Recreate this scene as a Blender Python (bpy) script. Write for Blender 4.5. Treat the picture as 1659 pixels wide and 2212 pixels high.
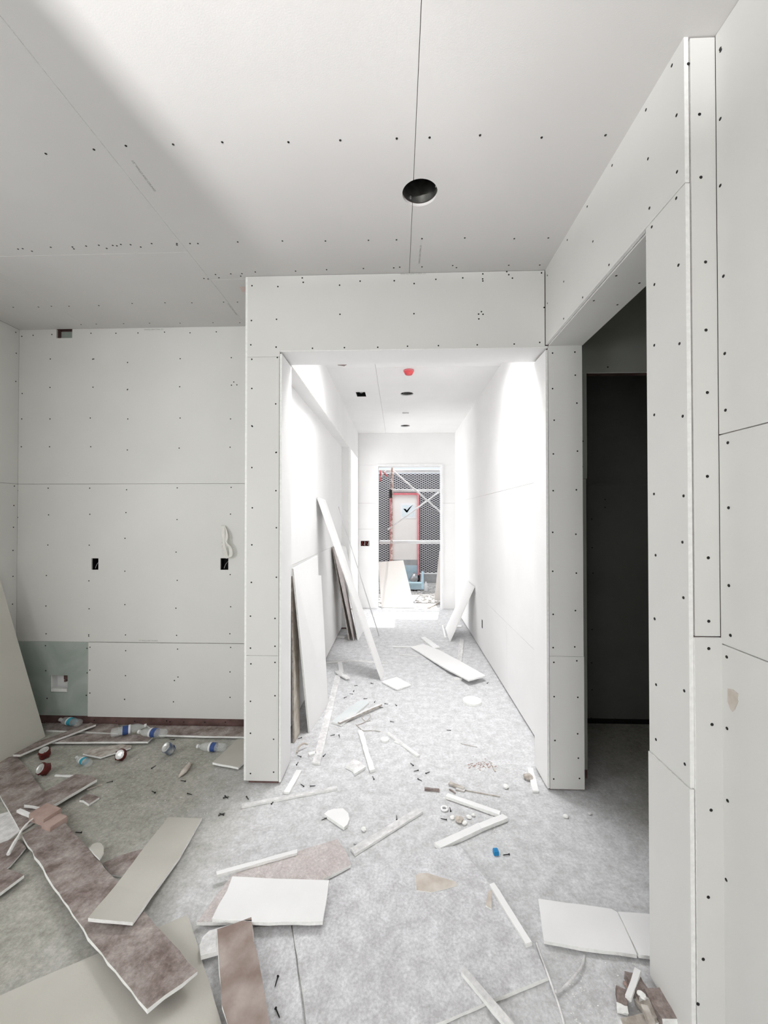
import bpy, bmesh, math, random
from mathutils import Vector, Matrix

for o in list(bpy.data.objects):
    bpy.data.objects.remove(o)
S = bpy.context.scene
C = S.collection
rnd = random.Random(7)

# ------------------------------------------------------------------ camera
W, H, F = 1659.0, 2212.0, 890.0
CAMZ = 1.596
YAW, PITCH = math.radians(2.03), math.radians(0.64)
cam_d = bpy.data.cameras.new('camera')
cam_d.sensor_fit = 'HORIZONTAL'; cam_d.sensor_width = 36.0
cam_d.lens = F / W * 36.0
cam_d.clip_start = 0.02; cam_d.clip_end = 200
cam = bpy.data.objects.new('camera', cam_d); C.objects.link(cam)
cam.location = (0, 0, CAMZ)
cam.rotation_euler = (math.pi/2 + PITCH, 0, YAW)
S.camera = cam

# ------------------------------------------------------------------ colour management
S.view_settings.view_transform = 'Standard'
S.view_settings.look = 'None'
S.view_settings.gamma = 1.0
S.view_settings.use_curve_mapping = False
S.view_settings.exposure = 0.05
S.cycles.max_bounces = 14
S.cycles.diffuse_bounces = 10
S.cycles.sample_clamp_indirect = 6.0
S.cycles.caustics_reflective = False
S.cycles.caustics_refractive = False

# ------------------------------------------------------------------ world, sun, daylight
world = bpy.data.worlds.new('sky'); S.world = world
world.use_nodes = True
bg = world.node_tree.nodes['Background']
bg.inputs['Color'].default_value = (0.86, 0.93, 1.0, 1)
bg.inputs['Strength'].default_value = 1.0

sd = bpy.data.lights.new('sun', 'SUN'); sd.energy = 5.0; sd.angle = math.radians(0.6)
sd.color = (1.0, 0.97, 0.93)
sun = bpy.data.objects.new('sun', sd); C.objects.link(sun)
sun.rotation_euler = Vector((-0.15, -1.0, -1.76)).to_track_quat('-Z', 'Y').to_euler()

def area(name, loc, aim, sx, sy, power, color=(1, 1, 1), spread=180):
    d = bpy.data.lights.new(name, 'AREA'); d.shape = 'RECTANGLE'
    d.size = sx; d.size_y = sy; d.energy = power; d.color = color
    d.spread = math.radians(spread)
    o = bpy.data.objects.new(name, d); C.objects.link(o)
    o.location = loc
    v = Vector(aim) - Vector(loc)
    o.rotation_euler = v.to_track_quat('-Z', 'Y').to_euler()
    return o

# the window behind the camera: sky light coming in and sunlit ground below it
area('window_daylight', (-0.35, -4.36, 1.7), (-0.2, 3.0, 1.5), 1.2, 1.3, 62, (0.985, 0.99, 1.0))
area('left_window_daylight', (-3.08, 0.30, 1.75), (-0.6, 2.2, 1.5), 0.8, 1.3, 31, (0.985, 0.99, 1.0))
area('sunlit_ground_bounce', (-3.05, -7.06, 0.06), (-1.2, -2.0, 3.0), 0.6, 0.16, 570, (1.0, 0.99, 1.0), 100)
# lamps added above and beside the hallway to brighten it; the courtyard sky
area('added_hall_light', (0.15, 3.25, 3.92), (0.15, 3.25, 0), 1.15, 0.78, 72, (0.985, 0.99, 1.0))
area('side_passage_fill', (-2.3, 6.55, 1.5), (0.6, 6.4, 1.4), 1.0, 2.2, 62, (0.985, 0.99, 1.0))
area('courtyard_daylight', (0.2, 8.9, 4.6), (0.15, 6.2, 0.6), 2.6, 1.6, 105, (0.985, 0.99, 1.0))

# ------------------------------------------------------------------ pixel -> place
_f = Vector((-math.sin(YAW) * math.cos(PITCH), math.cos(YAW) * math.cos(PITCH), math.sin(PITCH)))
_r = Vector((math.cos(YAW), math.sin(YAW), 0))
_u = _r.cross(_f)
CAM = Vector((0, 0, CAMZ))
def ray(px, py):
    return _f * F + _r * (px - W/2) - _u * (py - H/2)
def PZ(px, py, z=0.0):
    d = ray(px, py); return CAM + d * ((z - CAMZ) / d.z)
def PX(px, py, x):
    d = ray(px, py); return CAM + d * (x / d.x)
def PY(px, py, y):
    d = ray(px, py); return CAM + d * (y / d.y)

# ------------------------------------------------------------------ materials
def mat(name, c1, c2=None, scale=6.0, rough=0.85, bump=0.0, bscale=60.0, detail=6.0, lo=0.35, hi=0.65, metal=0.0, dist=0.0):
    m = bpy.data.materials.new(name); m.use_nodes = True
    nt = m.node_tree; b = nt.nodes['Principled BSDF']
    b.inputs['Roughness'].default_value = rough
    b.inputs['Metallic'].default_value = metal
    b.inputs['Specular IOR Level'].default_value = 0.25
    tc = nt.nodes.new('ShaderNodeTexCoord')
    n = nt.nodes.new('ShaderNodeTexNoise'); n.inputs['Scale'].default_value = scale
    n.inputs['Detail'].default_value = detail; n.inputs['Distortion'].default_value = dist
    if detail >= 8: n.inputs['Roughness'].default_value = 0.72
    nt.links.new(tc.outputs['Object'], n.inputs['Vector'])
    r = nt.nodes.new('ShaderNodeValToRGB')
    r.color_ramp.elements[0].position = lo; r.color_ramp.elements[1].position = hi
    r.color_ramp.elements[0].color = (*c1, 1); r.color_ramp.elements[1].color = (*(c2 or tuple(min(1, c*1.05) for c in c1)), 1)
    nt.links.new(n.outputs['Fac'], r.inputs['Fac'])
    if detail >= 8:      # fine grit over the large patches
        n3 = nt.nodes.new('ShaderNodeTexNoise'); n3.inputs['Scale'].default_value = scale*7; n3.inputs['Detail'].default_value = 8
        n3.inputs['Roughness'].default_value = 0.7
        nt.links.new(tc.outputs['Object'], n3.inputs['Vector'])
        mr = nt.nodes.new('ShaderNodeMapRange'); mr.inputs['From Min'].default_value = 0.35; mr.inputs['From Max'].default_value = 0.65
        mr.inputs['To Min'].default_value = 0.80; mr.inputs['To Max'].default_value = 1.16
        nt.links.new(n3.outputs['Fac'], mr.inputs['Value'])
        vm = nt.nodes.new('ShaderNodeVectorMath'); vm.operation = 'SCALE'
        nt.links.new(r.outputs['Color'], vm.inputs[0]); nt.links.new(mr.outputs['Result'], vm.inputs['Scale'])
        nt.links.new(vm.outputs['Vector'], b.inputs['Base Color'])
    else:
        nt.links.new(r.outputs['Color'], b.inputs['Base Color'])
    if bump:
        n2 = nt.nodes.new('ShaderNodeTexNoise'); n2.inputs['Scale'].default_value = bscale; n2.inputs['Detail'].default_value = 4
        nt.links.new(tc.outputs['Object'], n2.inputs['Vector'])
        bp = nt.nodes.new('ShaderNodeBump'); bp.inputs['Strength'].default_value = bump; bp.inputs['Distance'].default_value = 0.004
        nt.links.new(n2.outputs['Fac'], bp.inputs['Height']); nt.links.new(bp.outputs['Normal'], b.inputs['Normal'])
    return m

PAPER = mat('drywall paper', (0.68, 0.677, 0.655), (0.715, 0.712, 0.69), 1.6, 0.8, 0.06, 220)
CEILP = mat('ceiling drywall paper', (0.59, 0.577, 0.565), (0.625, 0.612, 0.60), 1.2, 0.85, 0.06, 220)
HALLP_LIT = mat('brightened hallway drywall paper', (0.81, 0.805, 0.80), (0.845, 0.84, 0.835), 1.8, 0.8)  # drywall paper lightened, hallway brightness partly put into its colour
GREEN = mat('moisture resistant green drywall', (0.33, 0.385, 0.35), (0.47, 0.51, 0.49), 3.0, 0.8, dist=1.0)
SIDE_SHADED = mat('shade-darkened side room drywall', (0.30, 0.31, 0.28), (0.34, 0.35, 0.32), 2.0, 0.9)  # same drywall, darkened to put the side room's shade into the colour
CLOSET_SHADED = mat('shade-darkened closet drywall', (0.15, 0.155, 0.14), (0.18, 0.185, 0.17), 2.0, 0.9)  # darker copy again: the closet's shade is in the colour
CORE = mat('gypsum core', (0.82, 0.82, 0.80), (0.90, 0.90, 0.88), 60, 0.95, 0.5, 160)
STUD = mat('stud framing', (0.10, 0.06, 0.055), (0.18, 0.11, 0.10), 12, 0.8)
BLACK = mat('black void', (0.006, 0.006, 0.007), (0.012, 0.012, 0.012), 10, 0.7)
SCREWM = mat('black phosphate screw', (0.012, 0.012, 0.013), (0.02, 0.02, 0.02), 30, 0.5)
BROWN = mat('dusty brown backing paper', (0.17, 0.128, 0.115), (0.52, 0.47, 0.445), 9, 0.95, 0.4, 70, 12, 0.38, 0.76, dist=0.15)
MAUVE = mat('dusty mauve backing paper', (0.44, 0.39, 0.375), (0.64, 0.60, 0.59), 14, 0.95, 0.3, 70, 12, 0.3, 0.7, dist=0.1)
BEIGE = mat('grey beige face paper', (0.47, 0.455, 0.41), (0.53, 0.515, 0.47), 3, 0.9, 0.1, 120)
WHITE = mat('clean white face paper', (0.80, 0.80, 0.80), (0.86, 0.86, 0.86), 3, 0.8, 0.06, 120)
PALE = mat('pale dusty face paper', (0.66, 0.65, 0.65), (0.76, 0.755, 0.75), 4, 0.9, 0.1, 80, 8)
DUSTY = mat('dust covered sheet paper', (0.47, 0.465, 0.475), (0.74, 0.745, 0.765), 13, 0.95, 0.35, 70, 14, 0.32, 0.68, dist=0.1)
TEALP = mat('pale green board paper', (0.56, 0.60, 0.60), (0.66, 0.69, 0.69), 4, 0.9)
PINK = mat('pink grey brick', (0.38, 0.27, 0.235), (0.48, 0.36, 0.32), 14, 0.95, 0.4, 60)
TAN = mat('tan torn paper', (0.48, 0.42, 0.36), (0.62, 0.58, 0.53), 16, 0.95, 0.4, 60)
WOOD = mat('dusty wood splinter', (0.34, 0.30, 0.26), (0.56, 0.53, 0.49), 30, 0.9, 0.3, 80)
CABLE = mat('white cable sheath', (0.70, 0.69, 0.65), (0.76, 0.75, 0.71), 20, 0.5)
STEEL = mat('galvanised steel', (0.5, 0.5, 0.5), (0.6, 0.6, 0.6), 30, 0.4, metal=0.8)
DARKSTEEL = mat('dark painted housing steel', (0.025, 0.025, 0.025), (0.06, 0.06, 0.055), 20, 0.45, metal=0.4)
ALU = mat('can aluminium', (0.62, 0.63, 0.62), (0.72, 0.72, 0.71), 20, 0.35, metal=0.6)
CANRED = mat('maroon can print', (0.07, 0.012, 0.012), (0.16, 0.025, 0.02), 15, 0.35)
CANBLUE = mat('silver blue can print', (0.10, 0.13, 0.22), (0.55, 0.57, 0.58), 25, 0.35, metal=0.3)
LBLUE = mat('dark blue bottle label', (0.03, 0.06, 0.20), (0.05, 0.10, 0.28), 10, 0.5)
LTEAL = mat('teal bottle label', (0.03, 0.30, 0.42), (0.05, 0.38, 0.50), 10, 0.5)
LWHITE = mat('white plastic', (0.75, 0.76, 0.76), (0.8, 0.8, 0.8), 10, 0.5)
BLUE = mat('bright blue plastic', (0.01, 0.20, 0.46), (0.02, 0.25, 0.52), 10, 0.4)
REDFRAME = mat('pink red primer', (0.62, 0.14, 0.17), (0.72, 0.22, 0.24), 12, 0.6)
REDP = mat('red plastic cover', (0.62, 0.06, 0.08), (0.75, 0.12, 0.12), 20, 0.5)
BARW = mat('white scaffold paint', (0.80, 0.80, 0.80), (0.86, 0.86, 0.86), 10, 0.6)
RUST = mat('rust and old paint', (0.42, 0.27, 0.22), (0.75, 0.66, 0.62), 18, 0.8, lo=0.42, hi=0.58)
CREAM = mat('cream hoarding', (0.80, 0.76, 0.72), (0.84, 0.81, 0.78), 2, 0.7)
KERB = mat('grey kerb concrete', (0.34, 0.34, 0.34), (0.42, 0.42, 0.42), 8, 0.9)
PBLUE = mat('pale blue plastic', (0.38, 0.53, 0.60), (0.50, 0.62, 0.68), 6, 0.5)
TEAL = mat('teal print', (0.02, 0.22, 0.30), (0.04, 0.30, 0.38), 10, 0.5)
INK = mat('grey stamped ink', (0.30, 0.30, 0.28), (0.36, 0.36, 0.34), 40, 0.8)
WIRE_R = mat('red wire', (0.4, 0.03, 0.03), (0.5, 0.05, 0.05), 10, 0.4)

def bottle_mat():
    m = bpy.data.materials.new('clear bottle plastic'); m.use_nodes = True
    nt = m.node_tree; b = nt.nodes['Principled BSDF']
    b.inputs['Base Color'].default_value = (0.86, 0.90, 0.90, 1); b.inputs['Roughness'].default_value = 0.12
    n = nt.nodes.new('ShaderNodeTexNoise'); n.inputs['Scale'].default_value = 40
    r = nt.nodes.new('ShaderNodeMapRange'); r.inputs['To Min'].default_value = 0.05; r.inputs['To Max'].default_value = 0.42
    nt.links.new(n.outputs['Fac'], r.inputs['Value']); nt.links.new(r.outputs['Result'], b.inputs['Alpha'])
    return m
CLEAR = bottle_mat()

def floor_mat():
    m = bpy.data.materials.new('dusty concrete'); m.use_nodes = True
    nt = m.node_tree; b = nt.nodes['Principled BSDF']; L = nt.links.new
    b.inputs['Roughness'].default_value = 0.9; b.inputs['Specular IOR Level'].default_value = 0.2
    tc = nt.nodes.new('ShaderNodeTexCoord')
    def noise(s, d=8, dist=0.0):
        n = nt.nodes.new('ShaderNodeTexNoise'); n.inputs['Scale'].default_value = s
        n.inputs['Detail'].default_value = d; n.inputs['Distortion'].default_value = dist
        n.inputs['Roughness'].default_value = 0.74
        L(tc.outputs['Object'], n.inputs['Vector']); return n
    def ramp(src, p0, c0, p1, c1):
        r = nt.nodes.new('ShaderNodeValToRGB'); r.color_ramp.elements[0].position = p0; r.color_ramp.elements[1].position = p1
        r.color_ramp.elements[0].color = (*c0, 1); r.color_ramp.elements[1].color = (*c1, 1)
        L(src, r.inputs['Fac']); return r
    def mix(fac, a, c):
        x = nt.nodes.new('ShaderNodeMix'); x.data_type = 'RGBA'
        if hasattr(fac, 'node'): L(fac, x.inputs[0])
        else: x.inputs[0].default_value = fac
        L(a, x.inputs[6]); L(c, x.inputs[7]); return x.outputs[2]
    base = ramp(noise(3.5, 14, 0.15).outputs['Fac'], 0.34, (0.25, 0.25, 0.21), 0.68, (0.50, 0.49, 0.44))
    fine = ramp(noise(30, 14).outputs['Fac'], 0.32, (0.20, 0.20, 0.165), 0.68, (0.64, 0.63, 0.58))
    dirty = mix(0.45, base.outputs['Color'], fine.outputs['Color'])
    dust = ramp(noise(16, 14, 0.1).outputs['Fac'], 0.30, (0.45, 0.45, 0.45), 0.68, (0.73, 0.735, 0.75))
    # gypsum dust plus painted-in hallway light: a paler band through opening and hallway
    sx = nt.nodes.new('ShaderNodeSeparateXYZ'); L(tc.outputs['Object'], sx.inputs[0])
    def rng(src, a0, a1):
        r = nt.nodes.new('ShaderNodeMapRange'); r.interpolation_type = 'SMOOTHSTEP'
        r.inputs['From Min'].default_value = a0; r.inputs['From Max'].default_value = a1; L(src, r.inputs['Value']); return r.outputs[0]
    def math_(op, a, c):
        x = nt.nodes.new('ShaderNodeMath'); x.operation = op; x.use_clamp = True
        for i, v in enumerate((a, c)):
            if hasattr(v, 'node'): L(v, x.inputs[i])
            else: x.inputs[i].default_value = v
        return x.outputs[0]
    wob = math_('MULTIPLY', noise(5, 14, 0.2).outputs['Fac'], 1.0)
    pale_band = math_('MULTIPLY', rng(sx.outputs['X'], -1.5, -0.25), rng(sx.outputs['X'], 1.7, 0.8))
    hall = rng(sx.outputs['Y'], 2.1, 3.0)
    hallx = math_('MULTIPLY', hall, rng(sx.outputs['X'], -1.0, -0.8))
    cover = math_('MAXIMUM', math_('MULTIPLY', pale_band, 0.95), math_('MULTIPLY', hallx, rng(sx.outputs['X'], 1.1, 1.0)))
    k = math_('MULTIPLY_ADD', wob, 1.0); 
    add = nt.nodes.new('ShaderNodeMath'); add.operation = 'ADD'; L(cover, add.inputs[0]); L(wob, add.inputs[1])
    fac = rng(add.outputs[0], 0.50, 1.25)
    col = mix(fac, dirty, dust.outputs['Color'])
    grit = rng(noise(70, 10).outputs['Fac'], 0.36, 0.64)
    mr = nt.nodes.new('ShaderNodeMapRange'); mr.inputs['To Min'].default_value = 0.86; mr.inputs['To Max'].default_value = 1.10
    L(grit, mr.inputs['Value'])
    vm = nt.nodes.new('ShaderNodeVectorMath'); vm.operation = 'SCALE'; L(col, vm.inputs[0]); L(mr.outputs['Result'], vm.inputs['Scale'])
    L(vm.outputs['Vector'], b.inputs['Base Color'])
    bp = nt.nodes.new('ShaderNodeBump'); bp.inputs['Strength'].default_value = 0.35; bp.inputs['Distance'].default_value = 0.006
    L(noise(34, 8).outputs['Fac'], bp.inputs['Height']); L(bp.outputs['Normal'], b.inputs['Normal'])
    return m
FLOOR = floor_mat()

def lath_mat():
    m = bpy.data.materials.new('expanded metal lath over black paper'); m.use_nodes = True
    nt = m.node_tree; b = nt.nodes['Principled BSDF']; L = nt.links.new
    b.inputs['Roughness'].default_value = 0.7
    tc = nt.nodes.new('ShaderNodeTexCoord'); outs = []
    for a in (0.5, -0.5):
        mp = nt.nodes.new('ShaderNodeMapping'); mp.inputs['Rotation'].default_value = (0, a, 0)
        L(tc.outputs['Object'], mp.inputs['Vector'])
        w = nt.nodes.new('ShaderNodeTexWave'); w.wave_type = 'BANDS'; w.bands_direction = 'Z'
        w.inputs['Scale'].default_value = 6.5; w.inputs['Distortion'].default_value = 0.3
        L(mp.outputs['Vector'], w.inputs['Vector']); outs.append(w.outputs['Fac'])
    x = nt.nodes.new('ShaderNodeMath'); x.operation = 'MAXIMUM'; L(outs[0], x.inputs[0]); L(outs[1], x.inputs[1])
    r = nt.nodes.new('ShaderNodeValToRGB'); r.color_ramp.elements[0].position = 0.62; r.color_ramp.elements[1].position = 0.9
    r.color_ramp.elements[0].color = (0.012, 0.012, 0.016, 1); r.color_ramp.elements[1].color = (0.46, 0.45, 0.46, 1)
    L(x.outputs[0], r.inputs['Fac']); L(r.outputs['Color'], b.inputs['Base Color'])
    return m
LATH = lath_mat()

# ------------------------------------------------------------------ mesh helpers
def link(name, bm, mats, parent=None, smooth=False, recenter=False):
    bmesh.ops.recalc_face_normals(bm, faces=bm.faces)
    me = bpy.data.meshes.new(name); 
    off = Vector((0, 0, 0))
    if recenter and bm.verts:
        n = len(bm.verts); off = sum((v.co for v in bm.verts), Vector()) / n
        off.z = min(v.co.z for v in bm.verts)
        for v in bm.verts: v.co -= off
    bm.to_mesh(me); bm.free()
    for m in (mats if isinstance(mats, (list, tuple)) else [mats]): me.materials.append(m)
    if smooth:
        for p in me.polygons: p.use_smooth = True
    o = bpy.data.objects.new(name, me); C.objects.link(o)
    if recenter: o.location = off
    if parent: o.parent = parent
    return o

def tag(o, label=None, cat=None, group=None, kind=None):
    if label: o['label'] = label
    if cat: o['category'] = cat
    if group: o['group'] = group
    if kind: o['kind'] = kind
    return o
def structure(o, label=None):
    o['kind'] = 'structure'
    if label: o['label'] = label
    return o
def empty(name, loc, label, cat, group=None, rz=0):
    o = bpy.data.objects.new(name, None); C.objects.link(o); o.location = loc; o.rotation_euler = (0, 0, rz)
    o.empty_display_size = 0.05
    return tag(o, label, cat, group)

def addbox(bm, x0, x1, y0, y1, z0, z1, mi=0):
    v = [bm.verts.new((x, y, z)) for z in (z0, z1) for y in (y0, y1) for x in (x0, x1)]
    fs = []
    for q in ((0, 2, 3, 1), (4, 5, 7, 6), (0, 1, 5, 4), (2, 6, 7, 3), (0, 4, 6, 2), (1, 3, 7, 5)):
        f = bm.faces.new([v[i] for i in q]); f.material_index = mi; fs.append(f)
    return fs
def box(name, b, m, parent=None):
    bm = bmesh.new(); addbox(bm, *b); return link(name, bm, m, parent)
def boxes(name, bs, m, parent=None):
    bm = bmesh.new()
    for b in bs: addbox(bm, *b)
    return link(name, bm, m, parent)

def cut(o, cutters):
    """cut holes: ('box',x0,x1,y0,y1,z0,z1) or ('cyl',centre,radius,depth,axis)"""
    bm = bmesh.new()
    for c in cutters:
        if c[0] == 'box': addbox(bm, *c[1:])
        else:
            _, cen, r, d, ax = c
            M = Matrix.Translation(cen)
            if ax == 'X': M = M @ Matrix.Rotation(math.pi/2, 4, 'Y')
            if ax == 'Y': M = M @ Matrix.Rotation(math.pi/2, 4, 'X')
            bmesh.ops.create_cone(bm, cap_ends=True, segments=48, radius1=r, radius2=r, depth=d, matrix=M)
    bmesh.ops.recalc_face_normals(bm, faces=bm.faces)
    me = bpy.data.meshes.new('cutter'); bm.to_mesh(me); bm.free()
    co = bpy.data.objects.new('cutter', me); C.objects.link(co)
    md = o.modifiers.new('holes', 'BOOLEAN'); md.operation = 'DIFFERENCE'; md.object = co; md.solver = 'EXACT'
    bpy.context.view_layer.update()
    dg = bpy.context.evaluated_depsgraph_get()
    nm = bpy.data.meshes.new_from_object(o.evaluated_get(dg))
    o.modifiers.clear(); old = o.data; o.data = nm; nm.name = old.name
    bpy.data.objects.remove(co); bpy.data.meshes.remove(me)
    return o

def sheet(parent, x0, x1, y0, y1, z0, z1, m=None, holes=None, name='drywall_sheet'):
    """one sheet of board: face paper on the broad sides, white gypsum on the cut edges"""
    bm = bmesh.new(); addbox(bm, x0, x1, y0, y1, z0, z1)
    dims = (x1-x0, y1-y0, z1-z0); ax = dims.index(min(dims))
    bm.normal_update()
    for f in bm.faces:
        f.material_index = 0 if abs(f.normal[ax]) > 0.9 else 1
    o = link(name, bm, [m or PAPER, CORE], parent)
    if holes: cut(o, holes)
    return o

def disc_mesh(r, t, n=10):
    bm = bmesh.new(); bmesh.ops.create_cone(bm, cap_ends=True, segments=n, radius1=r, radius2=r*0.86, depth=t)
    me = bpy.data.meshes.new('screw_head'); bm.to_mesh(me); bm.free(); me.materials.append(SCREWM); return me
HEAD = disc_mesh(0.0050, 0.0016)
def heads(parent, pts, axis):
    """screw heads driven into a wall: pts are places, axis the outward direction"""
    q = Vector(axis).to_track_quat('Z', 'Y')
    for p in pts:
        o = bpy.data.objects.new('screw_head', HEAD); C.objects.link(o)
        o.location = p + Vector(axis) * 0.0003; o.rotation_euler = q.to_euler(); o.parent = parent

def tube(bm, pts, r, n=7, mi=0):
    pts = [Vector(p) for p in pts]; rings = []
    up = Vector((0.13, 0.31, 0.94)).normalized()
    for i, p in enumerate(pts):
        t = (pts[min(i+1, len(pts)-1)] - pts[max(i-1, 0)]).normalized()
        a = t.cross(up)
        if a.length < 0.05: a = t.cross(Vector((1, 0, 0)))
        a.normalize(); b = t.cross(a)
        rr = r[i] if isinstance(r, (list, tuple)) else r
        rings.append([bm.verts.new(p + (a*math.cos(k*2*math.pi/n) + b*math.sin(k*2*math.pi/n))*rr) for k in range(n)])
    for i in range(len(rings)-1):
        for k in range(n):
            f = bm.faces.new([rings[i][k], rings[i][(k+1) % n], rings[i+1][(k+1) % n], rings[i+1][k]]); f.material_index = mi; f.smooth = True
    bm.faces.new(rings[0][::-1]).material_index = mi; bm.faces.new(rings[-1]).material_index = mi
def smoothpath(pts, k=6):
    pts = [Vector(p) for p in pts]; out = []
    for i in range(len(pts)-1):
        p0 = pts[max(i-1, 0)]; p1 = pts[i]; p2 = pts[i+1]; p3 = pts[min(i+2, len(pts)-1)]
        for j in range(k):
            t = j/k
            out.append(0.5*((2*p1) + (p2-p0)*t + (2*p0-5*p1+4*p2-p3)*t*t + (3*p1-p0-3*p2+p3)*t**3))
    out.append(pts[-1]); return out
def lathe(bm, prof, n=20, mi=0, M=Matrix.Identity(4)):
    rings = []
    for r, z in prof:
        rings.append([bm.verts.new(M @ Vector((r*math.cos(k*2*math.pi/n), r*math.sin(k*2*math.pi/n), z))) for k in range(n)])
    for i in range(len(rings)-1):
        for k in range(n):
            f = bm.faces.new([rings[i][k], rings[i][(k+1) % n], rings[i+1][(k+1) % n], rings[i+1][k]]); f.material_index = mi; f.smooth = True
    return rings

# ================================================================== THE SETTING
T = 0.0127
CZ = 3.05            # ceiling height
YB = 3.09            # back wall of the left bay
YF = 2.447           # face of the wall with the wide opening
XL = PY(38, 1100, YB).x
XP = -0.913          # left end of the entry wall
XO, XR = -0.702, 0.865
XQ = 0.957
YE = 7.17            # hallway end wall
YN = 1.265           # end of the near stub on the right
ZO = 2.590

floor = structure(box('floor', (-3.4, 2.7, -4.6, 7.37, -0.10, 0.0), FLOOR))

# ---- ceiling
ceil = box('ceiling', (XL-0.2, 2.6, -4.5, 7.37, CZ+T+0.001, CZ+0.16), STUD)
can = PZ(907, 417, CZ); canr = 0.079
hc1 = PZ(879, 851, CZ); hc2 = PZ(875.5, 920, CZ)
slot = PZ(876, 892, CZ); jb = PZ(780, 852, CZ)
holes = [('cyl', can, canr, 0.6, 'Z'), ('cyl', hc1, 0.077, 0.6, 'Z'), ('cyl', hc2, 0.077, 0.6, 'Z'),
         ('box', slot.x-0.045, slot.x+0.045, slot.y-0.03, slot.y+0.03, 2.9, 3.4),
         ('box', jb.x-0.055, jb.x+0.055, jb.y-0.09, jb.y+0.09, 2.9, 3.4),
         ('box', -0.45, 0.75, 2.84, 3.66, 2.9, 3.4)]
cut(ceil, holes)
structure(ceil)
g = 0.0012
def cs(x0, x1, y0, y1, m=CEILP):
    hh = []
    for h in holes:
        if h[0] == 'cyl':
            c = h[1]
            if x0-0.1 < c.x < x1+0.1 and y0-0.1 < c.y < y1+0.1: hh.append(h)
        elif h[1] < x1 and h[2] > x0 and h[3] < y1 and h[4] > y0: hh.append(h)
    sheet(ceil, x0+g, x1-g, y0+g, y1-g, CZ, CZ+T, m, hh or None)
for x0, x1, ys in ((XL, -2.375, (-4.3, -1.4, 2.21, YB)), (-2.375, -1.155, (-4.3, -0.2, 2.21, YB)), (-1.155, 0.065, (-4.3, 0.05, 2.475)),
                   (0.065, 1.285, (-4.3, -1.1, 2.475)), (1.285, 2.5, (-4.3, 2.475))):
    for a, b in zip(ys, ys[1:]): cs(x0, x1, a, b)
cs(-1.155, XP, 2.475, YB)
for x0, x1, ys in ((-0.80, -0.223, (2.66, 4.0, 5.83, YE)), (-0.223, 0.99, (2.66, 4.0, YE))):
    for a, b in zip(ys, ys[1:]): cs(x0, x1, a, b, HALLP_LIT)
box('drywall_sheet', (1.08, 2.5, 2.56, 3.30, CZ, CZ+T), CLOSET_SHADED, ceil)
# shaft added out of view above the hallway start to hold its fill light
sk = boxes('added_shaft_1', [(-0.47, -0.45, 2.82, 3.68, CZ+T, 3.97), (0.75, 0.77, 2.82, 3.68, CZ+T, 3.97),
                     (-0.45, 0.75, 2.82, 2.84, CZ+T, 3.97), (-0.45, 0.75, 3.66, 3.68, CZ+T, 3.97), (-0.47, 0.77, 2.82, 3.68, 3.97, 3.99)], HALLP_LIT)
structure(sk)

# ---- left wall of the bay
WY0, WY1, WZ0, WZ1 = -0.15, 1.10, 1.0, 2.45
wl = structure(boxes('wall_left', [(XL-0.15, XL-T-0.001, -4.45, WY0, 0, CZ+T), (XL-0.15, XL-T-0.001, WY1, YB+0.15, 0, CZ+T),
    (XL-0.15, XL-T-0.001, WY0, WY1, 0, WZ0), (XL-0.15, XL-T-0.001, WY0, WY1, WZ1, CZ+T)], STUD))
for z0, z1 in ((0.02, 0.635), (0.635, 1.848), (1.848, CZ)):
    for y0, y1 in ((-4.3, -1.79), (-1.79, WY0), (WY1, YB)):
        sheet(wl, XL-T, XL, y0+g, y1-g, z0+g, z1-g)
sheet(wl, XL-T, XL, WY0, WY1, 0.02, WZ0); sheet(wl, XL-T, XL, WY0, WY1, WZ1, CZ-g)
structure(boxes('window_3', [(XL-0.12, XL-0.03, WY0, WY0+.03, WZ0, WZ1), (XL-0.12, XL-0.03, WY1-.03, WY1, WZ0, WZ1), (XL-0.12, XL-0.03, WY0+.03, WY1-.03, WZ0, WZ0+.03), (XL-0.12, XL-0.03, WY0+.03, WY1-.03, WZ1-.03, WZ1)], BARW))

# ---- back wall of the bay
wb = box('wall_back', (XL-0.15, XP, YB+T+0.001, YB+0.15, 0, CZ+T), STUD)
structure(wb)
o1 = PY(205, 1219, YB); o2 = PY(484.5, 1219, YB); o3 = PY(127.5, 1477, YB)
def rect(c, w, h): return ('box', c.x-w/2, c.x+w/2, YB-0.05, YB+0.2, c.z-h/2, c.z+h/2)
nA = PY(122, 709, YB); nB = PY(156, 730, YB)
xs = PY(190, 1450, YB).x
top = sheet(wb, XL, XP, YB, YB+T, 1.848+g, CZ, PAPER, [('box', nA.x, nB.x, YB-0.05, YB+0.2, nB.z, 3.2)])
mid = sheet(wb, XL, XP, YB, YB+T, 0.635+g, 1.848-g, PAPER, [rect(o1, 0.055, 0.092), rect(o2, 0.062, 0.092)])
sheet(wb, XL, xs-g, YB, YB+T, 0.07, 0.635-g, GREEN, [rect(o3, 0.135, 0.13)])
sheet(wb, xs+g, XP, YB, YB+T, 0.065, 0.632-g, PAPER)
cut(wb, [('box', o1.x-.03, o1.x+.03, YB-0.05, YB+0.08, o1.z-.05, o1.z+.05), ('box', o2.x-.034, o2.x+.034, YB-0.05, YB+0.08, o2.z-.05, o2.z+.05),
         ('box', o3.x-.07, o3.x+.07, YB-0.05, YB+0.07, o3.z-.07, o3.z+.07), ('box', nA.x, nB.x, YB-.05, YB+.05, nB.z, 3.2)])
box('backing', (nA.x, nB.x, YB+0.045, YB+0.05, nB.z, CZ), GREEN, wb)

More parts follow.
